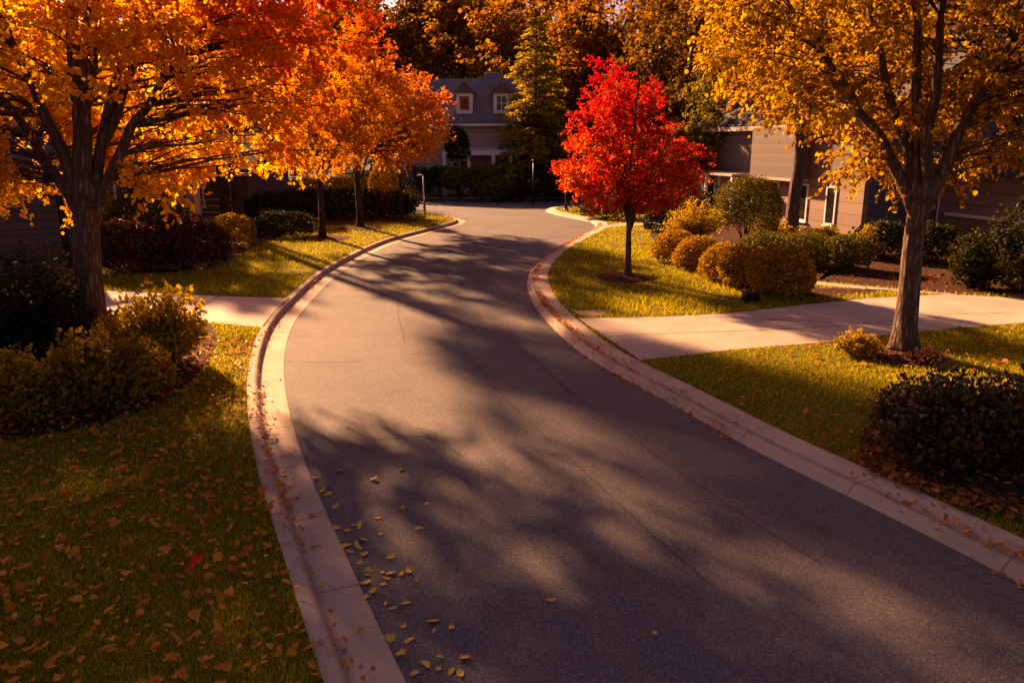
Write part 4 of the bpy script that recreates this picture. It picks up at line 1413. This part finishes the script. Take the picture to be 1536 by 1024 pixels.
for x in (8.6, 11.4):
    MB().box((x - 0.07, -1.36, 0), (x + 0.07, -1.22, 2.338)).build('porch_column', M['white'], H)
dd = MB().box((10.0, -0.045, 0.1), (10.95, -0.003, 2.15)).build('door', M['side_rd'], H)
MB().box((10.1, -0.1, 1.05), (10.16, -0.047, 1.15)).build('handle', M['greypole'], dd)
MB().box((12.2, -0.07, 0.0), (12.4, -0.003, 2.34)).build('corner_board', M['white'], H)
MB().box((14.0, -0.07, 0.0), (14.3, -0.003, 2.34)).build('corner_board', M['white'], H)
window(H, 12.7, 13.7, 0.3, 2.1, -0.003, 'white', 0.09, 0)
# right wing, comes forward again
W_ = thing('house_wing', 'low brown wing with a pale ledge, right of the forked maple trunk', 'house wing', (18.45, 35.1, 0.0), ang)
W_.scale = (1, -1, 1)
MB().box((-11, 0, 0), (-0.003, 7, 2.9)).build('wall', M['side_rl'], W_)
MB().box((-6.0, -0.16, 1.02), (-0.7, -0.003, 1.14)).build('ledge', M['white'], W_)
MB().box((-0.22, -0.06, 0), (-0.10, -0.003, 2.85)).build('downspout', M['white'], W_)
gable(W_, -11, 0, 0, 7, 2.9, 4.9, 0.35, M['roof_r'], 'x')
window(W_, -6.3, -5.0, 1.3, 2.5, -0.003, 'white', 0.08, 1)

# --- far house, faces the camera
Fh = thing('house', 'grey two storey house with slate roof and dormers at the end of the road', 'house', (-4.0, 64.0, 0.0), 0.0)
MB().box((-7, 0, 0), (6.5, 9, 5.55)).build('wall', M['side_f'], Fh)
MB().box((-6.9, -0.03, 3.3), (-0.15, -0.003, 5.4)).build('wall', M['tan_lit_f'], Fh)['label'] = 'siding of the left half tinted orange as if sunlit'  # orange sunlight on this wall is put into the siding colour
gable(Fh, -7, 6.5, 0, 9, 5.55, 9.0, 0.4, M['roof'], 'x')
hp = MB()
hp.add([(-1.5, -0.9, 5.5), (6.7, -0.9, 5.5), (6.7, 6, 5.5), (-1.5, 6, 5.5), (2.0, 3.0, 9.45), (3.2, 3.0, 9.45)],
       [(0, 1, 5, 4), (1, 2, 5), (2, 3, 4, 5), (3, 0, 4), (3, 2, 1, 0)])
hp.build('hip_roof', M['roof'], Fh)
MB().box((-7.4, -0.52, 5.12), (-1.55, -0.42, 5.30)).build('fascia', M['white'], Fh)
MB().box((-1.5, -1.0, 5.28), (6.7, -0.905, 5.46)).build('fascia', M['white'], Fh)
ch = MB().box((1.8, 5.0, 8.0), (2.7, 5.7, 9.55)).box((1.72, 4.92, 9.55), (2.78, 5.78, 9.68)).build('chimney', M['stone'], Fh)
for x, arch in ((0.35, 0), (3.2, 1)):
    d = MB().box((x - 0.62, -0.35, 6.2), (x + 0.62, 2.6, 7.75)).build('dormer', M['white'], Fh)
    MB().prism([(x - 0.85, 7.72), (x + 0.85, 7.72), (x, 8.6)], 'y', -0.55, 2.9).build('roof', M['roof_red'], d)
    f = MB()
    for a_, b_ in (((x - 0.5, -0.42, 6.35), (x - 0.36, -0.352, 7.6)), ((x + 0.36, -0.42, 6.35), (x + 0.5, -0.352, 7.6)), ((x - 0.36, -0.417, 7.48), (x + 0.36, -0.352, 7.6)), ((x - 0.36, -0.417, 6.35), (x + 0.36, -0.352, 6.46))):
        f.box(a_, b_)
    if arch:
        f.box((x - 0.03, -0.41, 6.46), (x + 0.03, -0.352, 7.48)).box((x - 0.36, -0.405, 6.95), (x + 0.36, -0.352, 7.0))
    f.build('window_frame', M['white'], d)
    MB().box((x - 0.36, -0.375, 6.46), (x + 0.36, -0.356, 7.48)).build('pane', M['glass'], d)
MB().prism([(-2.4, 3.3), (0.2, 3.62), (0.2, 3.72), (-2.4, 3.42)], 'x', -1.2, 6.4).build('porch_roof', M['white'], Fh)
MB().box((-1.25, -2.5, 3.12), (6.45, -2.36, 3.32)).build('porch_beam', M['white'], Fh)
for x in (-1.1, 0.75, 2.6, 3.9, 6.3):
    MB().box((x - 0.13, -2.49, 0), (x + 0.13, -2.23, 3.118)).build('porch_column', M['white'], Fh)
window(Fh, -0.7, 0.6, 1.0, 2.8, -0.003, 'white', 0.12, 1)
window(Fh, 2.9, 4.2, 1.0, 2.8, -0.003, 'white', 0.12, 1)
window(Fh, -5.6, -4.3, 3.9, 5.0, -0.035, 'white', 0.12, 1)
dd = MB().box((1.3, -0.06, 0.1), (2.3, -0.003, 2.3)).build('door', M['side_rd'], Fh)
MB().box((1.4, -0.11, 1.1), (1.47, -0.062, 1.2)).build('handle', M['greypole'], dd)

# --- left garage: local x along the front, outside is -y
ga = math.atan2(0.68, 0.73)
Gr = thing('garage', 'dark brown sided garage behind the left maple trunk', 'garage', (-19.5, 19.9, 0.0), ga)
MB().box((0, 0, 0), (8.0, 6.5, 3.0)).build('wall', M['side_l'], Gr)
gable(Gr, 0, 8.0, 0, 6.5, 3.0, 4.6, 0.4, M['roof_l'], 'x')
for x0, x1 in ((0.6, 3.6), (4.4, 7.4)):
    d = MB()
    for k in range(5):
        d.box((x0, -0.05, 0.05 + k * 0.47), (x1, -0.004, 0.5 + k * 0.47))
    d.build('garage_door', M['side_l'], Gr, False, 0.008)
    MB().box((x0 - 0.16, -0.09, 0), (x0 - 0.004, -0.003, 2.55)).box((x1 + 0.004, -0.09, 0), (x1 + 0.16, -0.003, 2.55)).box((x0 - 0.156, -0.087, 2.42), (x1 + 0.156, -0.003, 2.56)).build('door_frame', M['black'], Gr)
MB().tube([(7.9, -0.07, 0), (7.9, -0.07, 2.9)], [0.045, 0.045], 10).build('downspout', M['white'], Gr)
# --- left house behind the hedges
Lh = thing('house', 'low dark house with white porch rail behind the left hedges', 'house', (-24.0, 40.5, 0.0), 0.0)
MB().box((0, 0, 0), (10.8, 7.5, 2.8)).build('wall', M['side_l'], Lh)
gable(Lh, 0, 10.8, 0, 7.5, 2.8, 4.4, 0.4, M['roof_l'], 'x')
MB().box((6.6, -1.9, 2.45), (11.0, -0.003, 2.6)).build('porch_roof', M['trim'], Lh)
MB().box((6.6, -1.9, 0), (11.0, -0.003, 0.42)).build('porch_floor', M['stone'], Lh)
for x in (6.8, 8.9, 10.8):
    MB().box((x - 0.11, -1.86, 0.42), (x + 0.11, -1.64, 2.448)).build('porch_column', M['white'], Lh)
rl = MB()
for zr in (0.75, 1.05, 1.35):
    rl.box((6.91, -1.79, zr), (8.79, -1.73, zr + 0.05)).box((9.01, -1.79, zr), (10.69, -1.73, zr + 0.05))
rl.build('porch_rail', M['trim'], Lh)
window(Lh, 7.3, 8.6, 0.9, 2.1, -0.003, 'white', 0.09, 1)
window(Lh, 2.3, 4.2, 0.9, 2.1, -0.003, 'white', 0.09, 1)
dd = MB().box((9.4, -0.05, 0.44), (10.35, -0.003, 2.3)).build('door', M['side_rd'], Lh)
MB().box((9.5, -0.1, 1.3), (9.56, -0.052, 1.4)).build('handle', M['greypole'], dd)

# ------------------------------------------------------------------ street furniture
# small black box on the right lawn
p = at(1126, 452)
bx_ = thing('utility_box', 'small black metal box on the right lawn before the frontmost golden mound', 'utility box', tuple(p), 0.15)
MB().box((-0.19, -0.13, 0.0), (0.19, 0.13, 0.21)).build('housing', M['black'], bx_, False, 0.015)
MB().box((-0.21, -0.15, 0.212), (0.21, 0.15, 0.235)).build('lid', M['black'], bx_, False, 0.006)
MB().box((-0.13, -0.138, 0.06), (0.13, -0.132, 0.16)).build('front_panel', M['black'], bx_)


def pole(name, label, u, v, h, r, mat, cat, extra=None, group=None):
    q = at(u, v)
    t = thing(name, label, cat, tuple(q), 0, group)
    MB().tube([(0, 0, -0.05), (0, 0, h * 0.5), (0, 0, h)], [r * 1.25, r, r * 0.8], 10).build('post', M[mat], t, True)
    MB().tube([(0, 0, 0), (0, 0, 0.06), (0, 0, 0.12)], [r * 2.2, r * 2.0, r * 1.3], 10).build('base', M[mat], t, True)
    if extra == 'arm':
        MB().tube([(0, 0, h - 0.06), (-0.05, 0, h + 0.02), (-0.22, 0, h + 0.03)], [r * 0.8, r * 0.8, r * 0.7], 8).build('arm', M[mat], t, True)
        MB().box((-0.36, -0.06, h - 0.02), (-0.2, 0.06, h + 0.035)).build('lamp_head', M[mat], t, False, 0.02)
    elif extra == 'box':
        MB().box((-0.34, -0.06, h * 0.50), (0.34, 0.06, h * 0.50 + 0.16)).build('bracket', M[mat], t, False, 0.02)
        MB().tube([(0, 0, h - 0.05), (0, 0, h + 0.1), (0, 0, h + 0.18)], [r * 1.6, r * 2.0, r * 0.3], 10).build('cap', M[mat], t, True)
    else:
        MB().tube([(0, 0, h - 0.03), (0, 0, h + 0.05), (0, 0, h + 0.1)], [r * 1.5, r * 1.5, r * 0.2], 10).build('cap', M[mat], t, True)
    return t


pole('street_lamp', 'short pale lamp pole with a bent arm on the cross street corner', 636, 316, 2.05, 0.04, 'white', 'street lamp', 'arm')
pole('street_lamp', 'tall dark post with a mid bracket in front of the conifer', 800, 306, 2.7, 0.06, 'black', 'street lamp', 'box')
pole('bollard', 'thicker black post on the small far right lawn', 849, 316, 1.55, 0.07, 'black', 'bollard')
pole('bollard', 'shorter black post close to the scarlet maple crown', 874, 318, 1.15, 0.07, 'black', 'bollard')
q = at(619, 320)
fn = thing('wire_fence', 'low wire fence with two dark posts at the left lawn tip', 'fence', tuple(q), -0.08)
for x in (0.0, 0.72):
    MB().tube([(x, 0, -0.05), (x, 0, 0.95)], [0.045, 0.04], 8).build('post', M['black'], fn, True)
for zr in (0.38, 0.68):
    MB().tube([(-1.6, 0, zr), (0, 0, zr), (0.72, 0, zr)], [0.015] * 3, 6).build('rail', M['black'], fn, True)
q = at(639, 296)
pl = thing('stone_pillar', 'pale stone gate pillar at the corner of the far house garden', 'pillar', tuple(q), 0)
MB().box((-0.22, -0.22, -0.02), (0.22, 0.22, 2.0)).build('shaft', M['stone'], pl, False, 0.02)
MB().box((-0.3, -0.3, 2.002), (0.3, 0.3, 2.14)).build('cap', M['trim'], pl, False, 0.02)
gw = thing('garden_wall', 'short tan garden wall left of the stone pillar', 'wall', (q[0] - 0.75, q[1] + 0.05, KH), 0)
MB().box((-0.5, -0.12, -0.02), (0.5, 0.12, 0.62)).build('stonework', M['tan_lit_f'], gw, False, 0.02)
MB().box((-0.53, -0.16, 0.622), (0.5, 0.16, 0.70)).build('coping', M['trim'], gw, False, 0.01)
